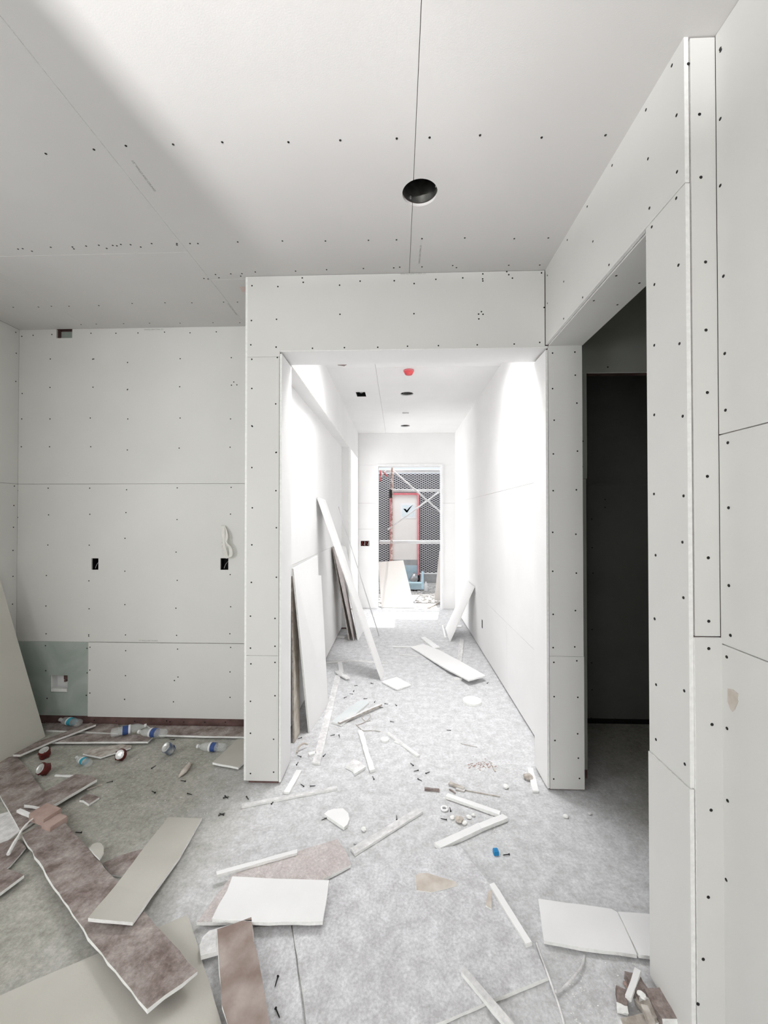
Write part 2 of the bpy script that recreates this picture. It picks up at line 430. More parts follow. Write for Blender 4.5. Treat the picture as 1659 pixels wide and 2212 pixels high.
def pxs(s, ox, oy, pts): return [(ox + x/s, oy + y/s) for x, y in pts]
A_ = pxs(2.9625, 0, 460, [(140,790),(212,783),(332,778),(582,770),(742,770),(883,768),(1053,763),(1216,767),(1384,761),
     (322,935),(600,935),(816,957),(1153,933),(1480,926),(320,1117),(595,1115),(817,1129),(1150,1112),(1496,1082),(1481,1102),(1516,1100)])
A_ += [(200,776),(275,842),(276,905),(195,903),(389,903),(498,905),(196,965),(275,972),(387,968),(497,966),(108,905),(107,965),(48,850),(47,905),(46,965)]
B_ = pxs(2.9625, 0, 1040, [(112,59),(308,43),(574,43),(810,53),(1134,41),(1479,38),(112,231),(311,214),(575,210),(806,199),(1133,244),(1475,209),
     (106,401),(306,407),(571,408),(800,364),(1127,452),(98,584),(297,602),(569,636),(799,574),(1134,633),(1473,596),(294,797),(570,815),(799,788),(1126,811),
     (1476,802),(295,975),(568,981),(568,990),(803,982),(1130,985),(1471,975),(291,1051),(557,1068),(576,1061),(804,1083),(1136,1073),(1476,1062),
     (293,1211),(558,1225),(575,1207),(803,1243),(1139,1252),(1116,1274),(1472,1219),(301,1388),(553,1368),(575,1354),(797,1394),(1110,1410),(1472,1382)])
C_ = pxs(2.9625, 0, 1500, [(302,25),(552,6),(797,32),(1110,47),(1472,19),(603,167),(743,172),(862,173),(1066,170),(1087,176),(1176,177),(1310,179),(1442,178)])
heads(wb, [PY(x, y, YB) for x, y in A_+B_+C_], (0, -1, 0))
# left wall screws near the corner
heads(wl, [PX(x, y, XL) for x, y in ((34,718),(35,763),(34,824),(31,1050),(30,1092),(29,1139),(28,1189),(28,1245),(27,1305))], (1, 0, 0))

# ---- entry wall (wide cased opening)
we = structure(boxes('wall_entry', [(XP+T, XO-0.018, YF+T+.001, 2.66, 0, CZ), (XO-0.018, XR+0.018, YF+T+.001, 2.66, ZO+0.016, CZ),
                        (XR+0.018, 1.073, YF+T+.001, 2.66, 0, CZ)], STUD))
seamz = PY(880, 1420, YF).z
sheet(we, XP, XO-0.016, YF, YF+T, 0.02, seamz-g)
sheet(we, XP, XO-0.016, YF, YF+T, seamz+g, ZO-0.032)
# header board: steps down over the left pillar
bm = bmesh.new()
prof = [(XP, ZO-0.030), (XO-0.014, ZO-0.030), (XO-0.014, ZO+0.004), (XR-0.004, ZO+0.004), (XR-0.004, CZ-0.002), (XP, CZ-0.002)]
fr = [bm.verts.new((x, YF, z)) for x, z in prof]; bk = [bm.verts.new((x, YF+T, z)) for x, z in prof]
bm.faces.new(fr); bm.faces.new(bk[::-1])
for i in range(6):
    bm.faces.new([fr[i], fr[(i+1) % 6], bk[(i+1) % 6], bk[i]]).material_index = 1
link('drywall_sheet', bm, [PAPER, CORE], we)
sheet(we, XP-T, XP, YF+0.002, YB, 0.02, CZ-0.002)
# reveals
sheet(we, XO-T, XO, YF+0.001, 2.672, 0.015, ZO-T, HALLP_LIT)
sheet(we, XR, XR+T, YF+0.001, 2.672, 0.015, ZO-T, HALLP_LIT)
sheet(we, XO-T, XR+T, YF+0.001, 2.672, ZO, ZO+T-0.002, HALLP_LIT)
sheet(we, XO-T, XR+T, 2.66, 2.672, ZO+T, CZ, HALLP_LIT)
sheet(we, XR+T, 1.0, 2.66, 2.672, 0.01, CZ, HALLP_LIT)
# right pillar face
xq = PY(1187, 1300, YF).x
seamr = PY(1222, 1418, YF).z
sheet(we, xq, 1.078, YF, YF+T, 0.012, seamr-g)
sheet(we, xq, 1.076, YF, YF+T, seamr+g, 2.602)
E_ = pxs(2.304, 540, 560, [(10,132),(139,136),(260,93),(265,115),(446,129),(548,109),(718,107),(817,121),(925,100),(1059,93),(1159,73),(1158,98),(1159,108),
     (1278,62),(1288,77),(1306,94),(1451,68),(7,305),(132,299),(448,274),(816,271),(1138,273),(1152,261),(1160,274),(1139,297),(1464,240),(4,426),(130,437),
     (311,443),(470,440),(636,438),(784,433),(938,430),(1131,426),(1315,422),(1442,414),(9,498),(136,489),(9,643),(128,720),(12,832),(129,962)])
E_ += [(544,920),(597,977),(544,1010),(596,1060),(545,1097),(597,1140),(544,1177),(543,1258),(597,1247),(541,1331),(594,1336),(541,1400),(594,1396),(542,1434),(594,1431),(541,1515),(594,1503),(541,1584),(591,1597),(541,1671),(591,1668)]
E_ += pxs(2.304, 540, 560, [(1506,467),(1617,462),(1619,577),(1506,644),(1627,716),(1514,801),(1510,969),(1630,955)])
E_ += [(1195,1060),(1245,1058),(1194,1150),(1244,1154),(1194,1234),(1245,1238),(1195,1327),(1243,1319)] + pxs(3.325, 1160, 1300, [(116,329),(271,324),(121,435),(286,424),(123,681),(293,686),(129,996),(292,948),(297,1123),(120,1273),(305,1269)])
heads(we, [PY(x, y, YF) for x, y in E_], (0, -1, 0))

def stamp(parent, txt, size, M, m=INK):
    cu = bpy.data.curves.new('stamp', 'FONT'); cu.body = txt; cu.size = size; cu.align_x = 'CENTER'; cu.align_y = 'CENTER'; cu.extrude = 0.0002
    t = bpy.data.objects.new('stamp', cu); C.objects.link(t); bpy.context.view_layer.update()
    me = bpy.data.meshes.new_from_object(t.evaluated_get(bpy.context.evaluated_depsgraph_get()))
    bpy.data.objects.remove(t); me.materials.clear(); me.materials.append(m)
    o = bpy.data.objects.new('printed_stamp', me); C.objects.link(o); o.matrix_world = M
    o.parent = parent; return o
TXT = '1/2" WALLS AND CEILINGS'
RX = Matrix.Rotation(math.pi/2, 4, 'X'); RPI = Matrix.Rotation(math.pi, 4, 'Z')
p = PY(893, 591, YF); stamp(we, TXT, 0.0128, Matrix.Translation((p.x, YF-0.0004, p.z)) @ RX @ RPI)
p = PY(332, 710.5, YB); stamp(wb, TXT, 0.0125, Matrix.Translation((p.x, YB-0.0004, p.z-0.004)) @ RX @ RPI)
p = PY(320, 1384, YB); stamp(wb, TXT, 0.0125, Matrix.Translation((p.x, YB-0.0004, p.z)) @ RX)
for (x, y), a in (((311, 381), 90), ((907, 550), 90), ((502, 668), 90)):
    p = PZ(x, y, CZ)
    stamp(ceil, TXT, 0.0135, Matrix.Translation((p.x, p.y, CZ-0.0004)) @ Matrix.Rotation(math.radians(a), 4, 'Z') @ Matrix.Rotation(math.pi, 4, 'X'))

# ceiling screws
K_ = [(99,332),(203,323),(272,315),(374,312),(480,307),(623,307),(735,303),(857,299),(928,297),(1037,292),(1170,297),(1308,292)]
K_ += pxs(2, 0, 0, [(78,1076),(98,1074),(138,1085),(219,1068),(313,1067),(319,1075),(372,1063),(427,1059),(487,1060),(505,1062),(522,1056),(461,1073),(564,1057),
      (608,1067),(655,1052),(764,1052),(764,1058),(821,1052),(855,1052),(1027,1045),(1220,1041),(1406,1041),(1592,1038),(881,1203),(899,1205),(931,1186),(946,1200),
      (997,1183),(1045,1182),(1040,1193),(1103,1175),(1277,1171),(1411,1165),(1570,1160),(57,1327),(166,1326),(222,1323),(298,1323),(427,1320),(571,1311),(713,1308),(829,1308),(966,1305),(1026,1305)])
K_ += pxs(2, 830, 0, [(53,1036),(163,1031),(348,1028),(562,1031),(709,1028),(67,1154),(41,1157),(163,1153),(296,1147),(312,1156),(538,1146),(672,1145)])
K_ += [(175,701),(208,700),(267,699),(323,698),(389,698),(460,697),(518,697)]
heads(ceil, [PZ(x, y, CZ) for x, y in K_], (0, 0, -1))

# ---- right wall: header over the side opening, near jamb, near stub
wr = structure(boxes('wall_right', [(XR+T+.001, 1.06, YN+T, 1.45, 0, CZ), (XR+T+.001, 1.06, 1.45, YF, 2.62, CZ), (XR+0.03, 0.955, YN+T+.001, 1.30, 0, CZ)], STUD))
sheet(wr, XR, XR+T, YN, YF-0.002, 2.606, CZ)
yj = 1.462
sheet(wr, XR, XR+T, YN-0.001, yj, 0.79, 2.602)
sheet(wr, XR-0.002, XR+T-0.002, YN-0.002, yj+0.004, 0.02, 0.786)
sheet(wr, XR+T+0.004, 1.073, yj-T+0.01, yj+0.001, 0.05, 2.60)
sheet(wr, XR+T+0.005, 1.078, yj-0.01, YF-0.001, 2.601, 2.601+T)
sheet(wr, XR+T+0.006, XQ-0.0005, YN, YN+T, 1.240, CZ-0.004)
sheet(wr, XR+T+0.001, 0.958, YN-0.006, YN+T-0.006, 0.03, 1.236)
R_ = pxs(3.16, 1160, 0, [(744,750),(921,447),(513,1129),(758,1084),(953,787),(343,1410),(768,1421),(956,1173),(951,1353),(207,1638),(382,1648),(492,1808),(784,1549),(966,1810),(802,1942),(183,1922),(312,2030),(71,1880),(71,2070),(182,2175)])
R_ += pxs(3.16, 1160, 700, [(801,145),(973,134),(801,620),(995,629),(799,1160),(1001,1173),(993,1489),(810,1578),(1000,1868),(803,2011)])
R_ += pxs(3.325, 1160, 1300, [(846,123),(856,595),(1058,639),(855,989),(860,1175),(1062,1166),(1063,1352),(861,1664),(1053,1770)])
R_ += pxs(3.136, 1130, 1700, [(887,728),(1073,887),(868,1130),(1037,1415)])
heads(wr, [PX(x, y, XR) for x, y in R_], (-1, 0, 0))
S_ = [(1487,138),(1511,247),(1514,383),(1524,566),(1525,713),(1528,848),(1528,1029),(1530,1205),(1531,1342)]
heads(wr, [PY(x, y, YN) for x, y in S_], (0, -1, 0))
S_ = [(1531,1401),(1538,1565),(1536,1750),(1530,1938),(1519,2072),(1508,2169)]
heads(wr, [PY(x, y, YN-0.006) for x, y in S_], (0, -1, 0))
hs = [(541,1882),(699,1932),(751,1642),(388,2052),(549,2080)]
heads(wr, [PZ(x, y, 2.601) for x, y in pxs(3.16, 1160, 0, hs)], (0, 0, -1))

# ---- near right wall
XQ = 0.957
wn = structure(box('wall_right_near', (XQ+T+.001, 1.06, -4.45, YN+T, 0, CZ+T), STUD))
for z0, z1 in ((0.02, 1.219), (1.219, 1.84), (1.84, CZ)):
    for y0, y1 in ((-4.3, -2.2), (-2.2, 0.20), (0.20, YN-0.001)):
        sheet(wn, XQ, XQ+T, y0+g, y1-g, z0+0.0018, z1-0.0018)
N_ = pxs(3.16, 1160, 0, [(1233,333),(1255,345),(1212,812),(1249,1267),(1273,1885)]) + pxs(3.16, 1160, 700, [(1282,201),(1287,588),(1303,810),(1308,1254),(1310,1785),(1321,2125)])
N_ += pxs(3.325, 1160, 1300, [(1363,396),(1365,909),(1370,1429)]) + pxs(3.136, 1130, 1700, [(1385,93),(1376,629),(1331,1112),(1300,1380)])
heads(wn, [PX(max(x, 1556), y, XQ) for x, y in N_], (-1, 0, 0))
# torn face paper on the near wall
bm = bmesh.new()
tp = pxs(3.325, 1160, 1300, [(1362,622),(1400,630),(1437,660),(1432,700),(1437,715),(1412,775),(1395,790),(1380,768),(1362,715)])
vs = [bm.verts.new(PX(max(x, 1568)+2, y, XQ-0.0012)) for x, y in tp]; fc = bm.faces.new(vs)
ex = bmesh.ops.extrude_face_region(bm, geom=[fc])
for v in ex['geom']:
    if isinstance(v, bmesh.types.BMVert): v.co.x += 0.001
link('torn_paper_patch', bm, TAN, wn)
# unseen pier added beside the camera to shade a strip of ceiling
structure(box('shade_pier', (0.875, XQ-0.0005, -0.35, 0.35, 0, CZ-0.0005), PAPER))

# ---- rear wall with the window that lights the room
wrear = structure(boxes('wall_rear', [(XL-0.15, -2.85, -4.5, -4.3, 0, CZ), (-1.78, -1.05, -4.5, -4.3, 0, CZ), (0.35, 2.6, -4.5, -4.3, 0, CZ),
    (-2.85, -1.78, -4.5, -4.3, 0, 0.92), (-1.05, 0.35, -4.5, -4.3, 0, 0.92), (-2.85, -1.78, -4.5, -4.3, 2.45, CZ), (-1.05, 0.35, -4.5, -4.3, 2.45, CZ)], PAPER))
for k, (xa, xb) in enumerate(((-2.85, -1.78), (-1.05, 0.35))):
    structure(boxes('window_%d' % (k+1), [(xa, xa+.03, -4.46, -4.34, 0.92, 2.45), (xb-.03, xb, -4.46, -4.34, 0.92, 2.45), (xa+.03, xb-.03, -4.46, -4.34, 2.42, 2.45)], BARW))
# unseen partition added behind the camera to darken the left wall
structure(box('shade_partition', (XL+0.001, -1.35, -0.36, -0.2, 0, CZ-0.0005), PAPER))

# ---- side room and the closet behind it
YS = 2.56
ws = structure(boxes('wall_side_room', [(1.06, 1.15, YS+T, YS+0.1, 0, CZ), (2.1, 2.5, YS+T, YS+0.1, 0, CZ), (1.15, 2.1, YS+T, YS+0.1, 2.49, CZ)], STUD))
sheet(ws, 1.074, 1.152, YS, YS+T, 1.83, 2.476, SIDE_SHADED)
sheet(ws, 1.072, 1.146, YS, YS+T, 0.06, 1.826, SIDE_SHADED)
sheet(ws, 1.074, 2.49, YS, YS+T, 2.478, CZ, SIDE_SHADED)
sheet(ws, 2.1, 2.49, YS, YS+T, 0.03, 2.476, SIDE_SHADED)
heads(ws, [PY(x, y, YS) for x, y in ((1313, 793), (1259, 953), (1258, 1008))], (0, -1, 0))
structure(box('wall_side_right', (2.5, 2.6, -0.6, 3.4, 0, CZ), SIDE_SHADED))
structure(box('wall_side_near', (1.062, 2.5, -0.7, -0.6, 0, CZ), SIDE_SHADED))
YC = PZ(1335, 1557, 0.03).y
wc = structure(box('wall_closet', (1.06, 2.5, YC+T+.001, YC+0.1, 0, CZ), BLACK))
zc = PY(1335, 1046, YC).z
sheet(wc, 1.075, 2.49, YC, YC+T, 0.045, zc-g, CLOSET_SHADED)
sheet(wc, 1.075, 2.49, YC, YC+T, zc+g, CZ, CLOSET_SHADED)
heads(wc, [PY(x, y, YC) for x, y in ((1307,1079),(1307,1096),(1278,1121),(1279,1183),(1281,1238),(1279,1360),(1278,1432),(1279,1490),(1277,1551),(1329,1553),(1370,1554))], (0, -1, 0))

# ---- hallway right wall
XH = 0.977
wh = structure(box('wall_hall_right', (XH+T+.001, 1.06, 2.66, YE+0.1, 0, CZ), STUD))
po = PX(1041.5, 1348, XH)
ysm = PX(1095, 1400, XH).y
hole = [('box', XH-0.05, XH+0.2, po.y-0.03, po.y+0.03, po.z-0.05, po.z+0.05)]
sheet(wh, XH, XH+T, 2.672, ysm-g, 0.02, 0.636-g, HALLP_LIT)
sheet(wh, XH, XH+T, ysm+g, YE, 0.02, 0.636-g, HALLP_LIT, hole)
sheet(wh, XH, XH+T, 2.672, YE, 0.636+g, 1.84-g, HALLP_LIT)
sheet(wh, XH, XH+T, 2.672, YE, 1.84+g, CZ, HALLP_LIT)
ob = empty('outlet_box', (XH+T, po.y, po.z-0.05), 'small open outlet box low on the bright right hallway wall', 'outlet box')
bm = bmesh.new(); addbox(bm, -T+0.0005, 0.012, -0.029, 0.029, 0.002, 0.098); link('box_body', bm, BLACK, ob)

# ---- hallway left wall: shallow recess, pier, side passage
wg = structure(boxes('wall_hall_left', [(XP, -0.81-T, 2.66, 5.845, 0, ZO), (XP, XO-T, 2.66, YE, ZO+T, CZ), (XP, XO-T, 5.845+T, 6.05, 0, ZO+T)], STUD))
XRc = -0.81
sheet(wg, XRc-T, XRc, 2.66, 5.845, 0.02, 1.228-g, HALLP_LIT)
sheet(wg, XRc-T, XRc, 2.66, 5.845, 1.228+g, ZO, HALLP_LIT)
sheet(wg, XO-T, XO, 2.66, 3.68, ZO, CZ, HALLP_LIT)
sheet(wg, XO-T, XO, 3.683, YE, ZO, CZ, HALLP_LIT)
sheet(wg, XP, XO-T, 2.66, YE, ZO, ZO+T, HALLP_LIT)
sheet(wg, XP, XO-T, 5.845, 5.845+T, 0.02, ZO, HALLP_LIT)
sheet(wg, XO-T, XO, 5.847, 6.052, 0.01, ZO, HALLP_LIT)
sheet(wg, XP, XO-T, 6.05, 6.062, 0.01, ZO, HALLP_LIT)
wp = structure(box('wall_passage', (-1.9, XO-T-0.001, 7.06+T+0.001, YE+0.1, 0, CZ), STUD))
sheet(wp, -1.9, XO, 7.06, 7.06+T, 0.02, 1.38-g, HALLP_LIT)
sheet(wp, -1.9, XO, 7.06, 7.06+T, 1.38+g, ZO+0.01, HALLP_LIT)
sheet(wp, XO-T, XO, 7.0605+T, YE-0.0005, 0.003, ZO, HALLP_LIT)
structure(boxes('wall_passage_near', [(-3.0, XP, 5.9, 6.04, 0, CZ)], HALLP_LIT))

# ---- hallway end wall with the doorway to the yard
XD0, XD1, ZD = -0.355, 0.737, 2.474
wd = structure(boxes('wall_hall_end', [(-0.9, XD0-0.03, YE+T+.001, YE+0.18, 0, CZ), (XD1+0.03, 1.06, YE+T+.001, YE+0.18, 0, CZ), (XD0-0.03, XD1+0.03, YE+T+.001, YE+0.18, ZD+0.03, CZ)], STUD))
pw = PY(788.5, 1174, YE)
zs1, zs2 = PY(880, 1087, YE).z, PY(800, 1143, YE).z
sheet(wd, XO+0.001, XD0-0.02, YE, YE+T, 0.003, zs2-g, HALLP_LIT, [('box', pw.x-0.075, pw.x+0.075, YE-.05, YE+.1, pw.z-0.045, pw.z+0.045)])
sheet(wd, XO+0.001, XD0-0.02, YE, YE+T, zs2+g, zs1-g, HALLP_LIT)
sheet(wd, XD1+0.02, XH, YE, YE+T, 0.003, zs1-g, HALLP_LIT)
sheet(wd, XO+0.001, XH, YE, YE+T, ZD+0.02, CZ, HALLP_LIT)
sheet(wd, XO+0.001, XD0-0.02, YE, YE+T, zs1+g, ZD+0.02-g, HALLP_LIT)
sheet(wd, XD1+0.02, XH, YE, YE+T, zs1+g, ZD+0.02-g, HALLP_LIT)
structure(boxes('door_1', [(XD0-0.03, XD0, YE-0.012, YE+0.19, 0.0, ZD), (XD1, XD1+0.03, YE-0.012, YE+0.19, 0.0, ZD), (XD0-0.03, XD1+0.03, YE-0.012, YE+0.19, ZD, ZD+0.03)], BARW))

# ================================================================== FIXTURES IN WALLS AND CEILINGS
def can_light(p, r, label, group=None, ring=True):
    t = empty('recessed_light_housing', (p.x, p.y, CZ), label, 'recessed light', group)
    bm = bmesh.new()
    lathe(bm, [(r-0.001, T+0.001), (r-0.004, T+0.002), (r-0.004, 0.13), (r*0.72, 0.155), (r*0.4, 0.16)], 36)
    rg = lathe(bm, [(r*0.4, 0.16), (0.001, 0.16)], 36)
    link('housing_shell', bm, DARKSTEEL, t)
    bm = bmesh.new(); lathe(bm, [(0.001, 0.115), (0.022, 0.115), (0.026, 0.12), (0.026, 0.158)], 16); link('lamp_socket', bm, DARKSTEEL, t)
    for a in (0.6, 2.4, 4.6):
        bm = bmesh.new(); addbox(bm, -0.004, 0.004, -0.002, 0.002, 0.02, 0.034)
        bmesh.ops.transform(bm, matrix=Matrix.Rotation(a, 4, 'Z') @ Matrix.Translation((0, r-0.008, 0)), verts=bm.verts)
        link('clip', bm, STEEL, t)
    return t
can_light(can, canr, 'black round recessed light opening in the ceiling of the front room')
can_light(hc1, 0.077, 'nearer round recessed light opening in the bright hallway ceiling')
can_light(hc2, 0.077, 'farther round recessed light opening in the bright hallway ceiling, near the end wall')
sl = tag(box('ceiling_slot_box', (slot.x-0.044, slot.x+0.044, slot.y-0.029, slot.y+0.029, CZ+T, CZ+0.10), STEEL), 'small grey slot between the two round openings in the hallway ceiling', 'junction box')
# square junction box with dark inside
jt = empty('junction_box', (jb.x, jb.y, CZ), 'square dark junction box opening left of the round opening in the hallway ceiling', 'junction box')
boxes('box_body', [(-0.055, -0.052, -0.09, 0.09, 0.0, 0.10), (0.052, 0.055, -0.09, 0.09, 0.0, 0.10), (-0.052, 0.052, -0.09, -0.087, 0, 0.10), (-0.052, 0.052, 0.087, 0.09, 0, 0.10), (-0.055, 0.055, -0.09, 0.09, 0.10, 0.103)], BLACK, jt)
bm = bmesh.new(); tube(bm, smoothpath([(-0.03, 0.05, 0.10), (-0.02, 0.03, 0.04), (0.01, 0.0, 0.02), (0.03, 0.03, 0.05), (0.03, 0.05, 0.10)]), 0.004); link('wire', bm, CABLE, jt)
# red cover
rc = PZ(883, 800, CZ)
rt = empty('ceiling_detector', (rc.x, rc.y, CZ-0.045), 'small red covered detector on the hallway ceiling', 'detector')
bm = bmesh.new(); lathe(bm, [(0.001, 0.0), (0.034, 0.002), (0.043, 0.016), (0.045, 0.03)], 24); link('cover', bm, REDP, rt)
bm = bmesh.new(); lathe(bm, [(0.045, 0.03), (0.052, 0.032), (0.052, 0.045), (0.001, 0.045)], 24); link('base', bm, REDFRAME, rt)
# torn tag hanging at the header
pt = PZ(741, 787, CZ)
bm = bmesh.new(); tube(bm, [pt + Vector((-0.05, 0.0, -0.003)), pt + Vector((0.01, 0.0, -0.006)), pt + Vector((0.04, -0.05, -0.012)), pt + Vector((0.07, -0.10, -0.004))], [0.006, 0.012, 0.010, 0.004], 5)
tag(link('wire_stub', bm, BROWN, recenter=True), 'short dark wire stub poking from the hallway ceiling just inside the opening', 'wire')

# wall outlet holes in the back wall
def outlet(c, w, h, label):
    t = empty('outlet_box', (c.x, YB+T, c.z-h/2), label, 'outlet box')
    boxes('box_body', [(-w/2, -w/2+.002, 0, .06, 0, h), (w/2-.002, w/2, 0, .06, 0, h), (-w/2, w/2, 0, .06, 0, .002), (-w/2, w/2, 0, .06, h-.002, h), (-w/2, w/2, .058, .06, 0, h)], BLACK, t)
    bm = bmesh.new(); tube(bm, smoothpath([(w*0.35, 0.05, h*0.85), (w*0.15, 0.01, h*0.6), (-0.002, 0.004, h*0.35), (-w*0.12, 0.002, h*0.16)]), [0.0012]*18+[0.0025]*1, 6)
    link('wire', bm, CABLE, t)
    boxes('lip', [(-w/2, w/2, -T-0.001, -T+.001, 0.0, 0.004)], CORE, t)
outlet(o1, 0.055, 0.092, 'open black outlet hole at the left of the bay back wall')
outlet(o2, 0.062, 0.092, 'open black outlet hole below the hanging cable bundle')
# ragged larger hole with light lining, low in the green board
t = empty('plumbing_box', (o3.x, YB+T, o3.z-0.065), 'ragged square opening low in the green board with pale lining', 'wall box')
boxes('box_body', [(-.0675, -.062, -0.006, .05, 0, .13), (.062, .0675, -0.006, .05, 0, .13), (-.0675, .0675, -0.006, .05, 0, .006), (-.0675, .0675, .048, .05, 0, .13)], LWHITE, t)
boxes('bracket', [(0.01, 0.05, 0.02, 0.046, 0.085, 0.13), (0.02, 0.035, 0.01, 0.046, 0.07, 0.085)], STUD, t)
boxes('lower_lip', [(-.06, .066, -T-0.004, 0.01, 0.006, 0.028)], CORE, t)

# cable bundle on the back wall
cb = PY(487, 1170, YB)
bt = empty('cable_bundle', (cb.x, YB-0.03, PY(487, 1205, YB).z), 'looped white cable bundle tied in the middle, hanging on the back wall', 'cable')
bm = bmesh.new()
def CB(dx, dz, dy=0.0): return Vector((dx, dy, dz))
for i in range(5):
    a = (i-2)*0.005
    tube(bm, smoothpath([CB(-0.014+a, 0.245, 0.020), CB(-0.004+a, 0.19+i*.003, -0.004), CB(0.004+a*0.7, 0.15, -0.010), CB(0.006+a*0.5, 0.115, -0.012),
        CB(0.010+a*1.2, 0.06, -0.010), CB(0.016+a*1.6, 0.018, -0.004), CB(0.038+a*1.2, 0.002+i*.002, 0.0), CB(0.056+a, 0.03, 0.0), CB(0.050+a*0.8, 0.08, -0.004), CB(0.022+a*0.4, 0.12, -0.008),
        CB(0.022+a, 0.16, -0.004), CB(0.010+a*1.2, 0.20, 0.004), CB(-0.012+a, 0.243, 0.018)]), 0.0042, 7)
link('cable_loops', bm, CABLE, bt)
bm = bmesh.new()
tube(bm, smoothpath([CB(-0.016, 0.118, -0.002), CB(0.0, 0.112, -0.012), CB(0.020, 0.118, -0.004), CB(0.006, 0.122, 0.010), CB(-0.016, 0.118, -0.002)]), 0.003, 6)
tube(bm, smoothpath([CB(0.0, 0.115, -0.010), CB(-0.010, 0.09, -0.008), CB(-0.008, 0.075, -0.006)]), 0.003, 6)
tube(bm, smoothpath([CB(0.008, 0.115, -0.010), CB(0.022, 0.10, -0.008), CB(0.030, 0.082, -0.006)]), 0.003, 6)
link('tie', bm, CABLE, bt)

# outlet with wires on the hallway end wall
t = empty('outlet_box', (pw.x, YE+T, pw.z-0.045), 'double outlet box full of wires beside the yard doorway', 'outlet box')
boxes('box_body', [(-.072, .072, 0.001, 0.004, 0.0, 0.09)], BLACK, t)
for k in range(6):
    x = -0.055 + k*0.022
    bm = bmesh.new(); tube(bm, smoothpath([(x, 0, 0.08), (x+0.008, -0.012, 0.05), (x-0.006, -0.014, 0.03), (x+0.01, -0.004, 0.012)]), 0.004, 6)
    link('wire', bm, [WIRE_R, BLACK, CABLE][k % 3], t)

# pinkish mark patch on the ceiling by the header
pk = PZ(527, 625, CZ)
bm = bmesh.new(); addbox(bm, pk.x-0.02, pk.x+0.02, pk.y-0.03, pk.y+0.03, CZ-0.0012, CZ-0.0003); link('pink_mark', bm, mat('faint pink stain', (0.62, 0.50, 0.48)), ceil)

# ================================================================== THE YARD BEYOND THE DOORWAY
def gm():
    return mat('pale yard ground', (0.40, 0.385, 0.37), (0.66, 0.65, 0.64), 9, 0.95, 0.5, 30, 10, 0.35, 0.65, dist=1.0)
structure(box('ground', (-7, 7, 7.37, 16, -0.12, -0.005), gm()))
YM = PZ(900, 1258, 0).y
ztop = PY(900, 1023, YM).z; zk = PY(900, 1237, YM).z
wm = structure(box('wall_yard', (-4, 4, YM+0.02, YM+0.25, 0, ztop), KERB))
dx0, dx1 = PY(847, 1100, YM).x, PY(901.5, 1100, YM).x
zdt = PY(875, 1069, YM).z; zdb = PY(875, 1209, YM).z
lath = boxes('lath_sheet', [(-4, dx0-0.05, YM, YM+0.02, zk, ztop), (dx1+0.06, 4, YM, YM+0.02, zk, ztop), (dx0-0.05, dx1+0.06, YM, YM+0.02, zdt+0.09, ztop)], LATH, wm)
boxes('stop_bead', [(dx1+0.05, 4, YM-0.015, YM+0.0, zk-0.03, zk)], BARW, wm)
boxes('kerb', [(-4, dx0, YM-0.02, YM+0.02, 0, zk-0.03), (dx1+0.06, 4, YM-0.02, YM+0.02, 0, zk-0.03)], KERB, wm)
dr = empty('door_frame_red', (0.5*(dx0+dx1), YM, 0), 'pink red metal door frame filled with a cream panel in the lath covered wall', 'door frame')
dr.name = 'red_door_frame'
cxm = 0.5*(dx0+dx1); hw = (dx1-dx0)/2
boxes('frame', [(-hw-0.05, -hw, -0.05, 0.02, 0, zdt+0.04), (hw, hw+0.045, -0.05, 0.02, 0, zdt+0.04), (-hw, hw, -0.05, 0.02, zdt, zdt+0.04)], REDFRAME, dr)
boxes('frame_lining', [(-hw-0.012, -hw+0.012, -0.054, -0.05, 0.0, zdt), (hw+0.012, hw+0.02, -0.054, -0.05, 0, zdt)], BARW, dr)
dp = boxes('door_panel', [(-hw, hw, -0.01, 0.015, zdb, zdt)], CREAM, dr)
boxes('grey_sill', [(-hw, hw, -0.03, 0.015, zdb-0.13, zdb)], KERB, dr)
boxes('pale_step', [(-hw, hw, -0.03, 0.015, 0, zdb-0.13)], PBLUE, dr)
# notice with the check mark
a, b = PY(865, 1087, YM-0.02), PY(898, 1120, YM-0.02)
nt_ = empty('notice_sheet', (0.5*(a.x+b.x), YM-0.012, b.z), 'white notice sheet with a teal check mark on the cream door panel', 'notice')
wN, hN = b.x-a.x, a.z-b.z
boxes('paper', [(-wN/2, wN/2, -0.003, 0, 0, hN)], WHITE, nt_)
boxes('tinted_panel', [(-wN/2+0.04, wN/2-0.03, -0.004, -0.003, hN*0.12, hN*0.88)], mat('pale tint', (0.70, 0.78, 0.80)), nt_)
bm = bmesh.new()
pts = [(-0.16, 0.60), (-0.06, 0.56), (0.0, 0.47), (0.11, 0.62), (0.26, 0.82), (0.10, 0.70), (0.0, 0.60), (-0.03, 0.63)]
ck = [(-0.115, 0.235), (-0.06, 0.235), (-0.030, 0.195), (0.03, 0.265), (0.115, 0.33), (0.04, 0.235), (-0.020, 0.145), (-0.04, 0.145)]
v1 = [bm.verts.new((x, -0.006, z)) for x, z in ck]; bm.faces.new(v1)
bmesh.ops.solidify(bm, geom=bm.faces[:], thickness=0.001)
link('check_mark', bm, TEAL, nt_)

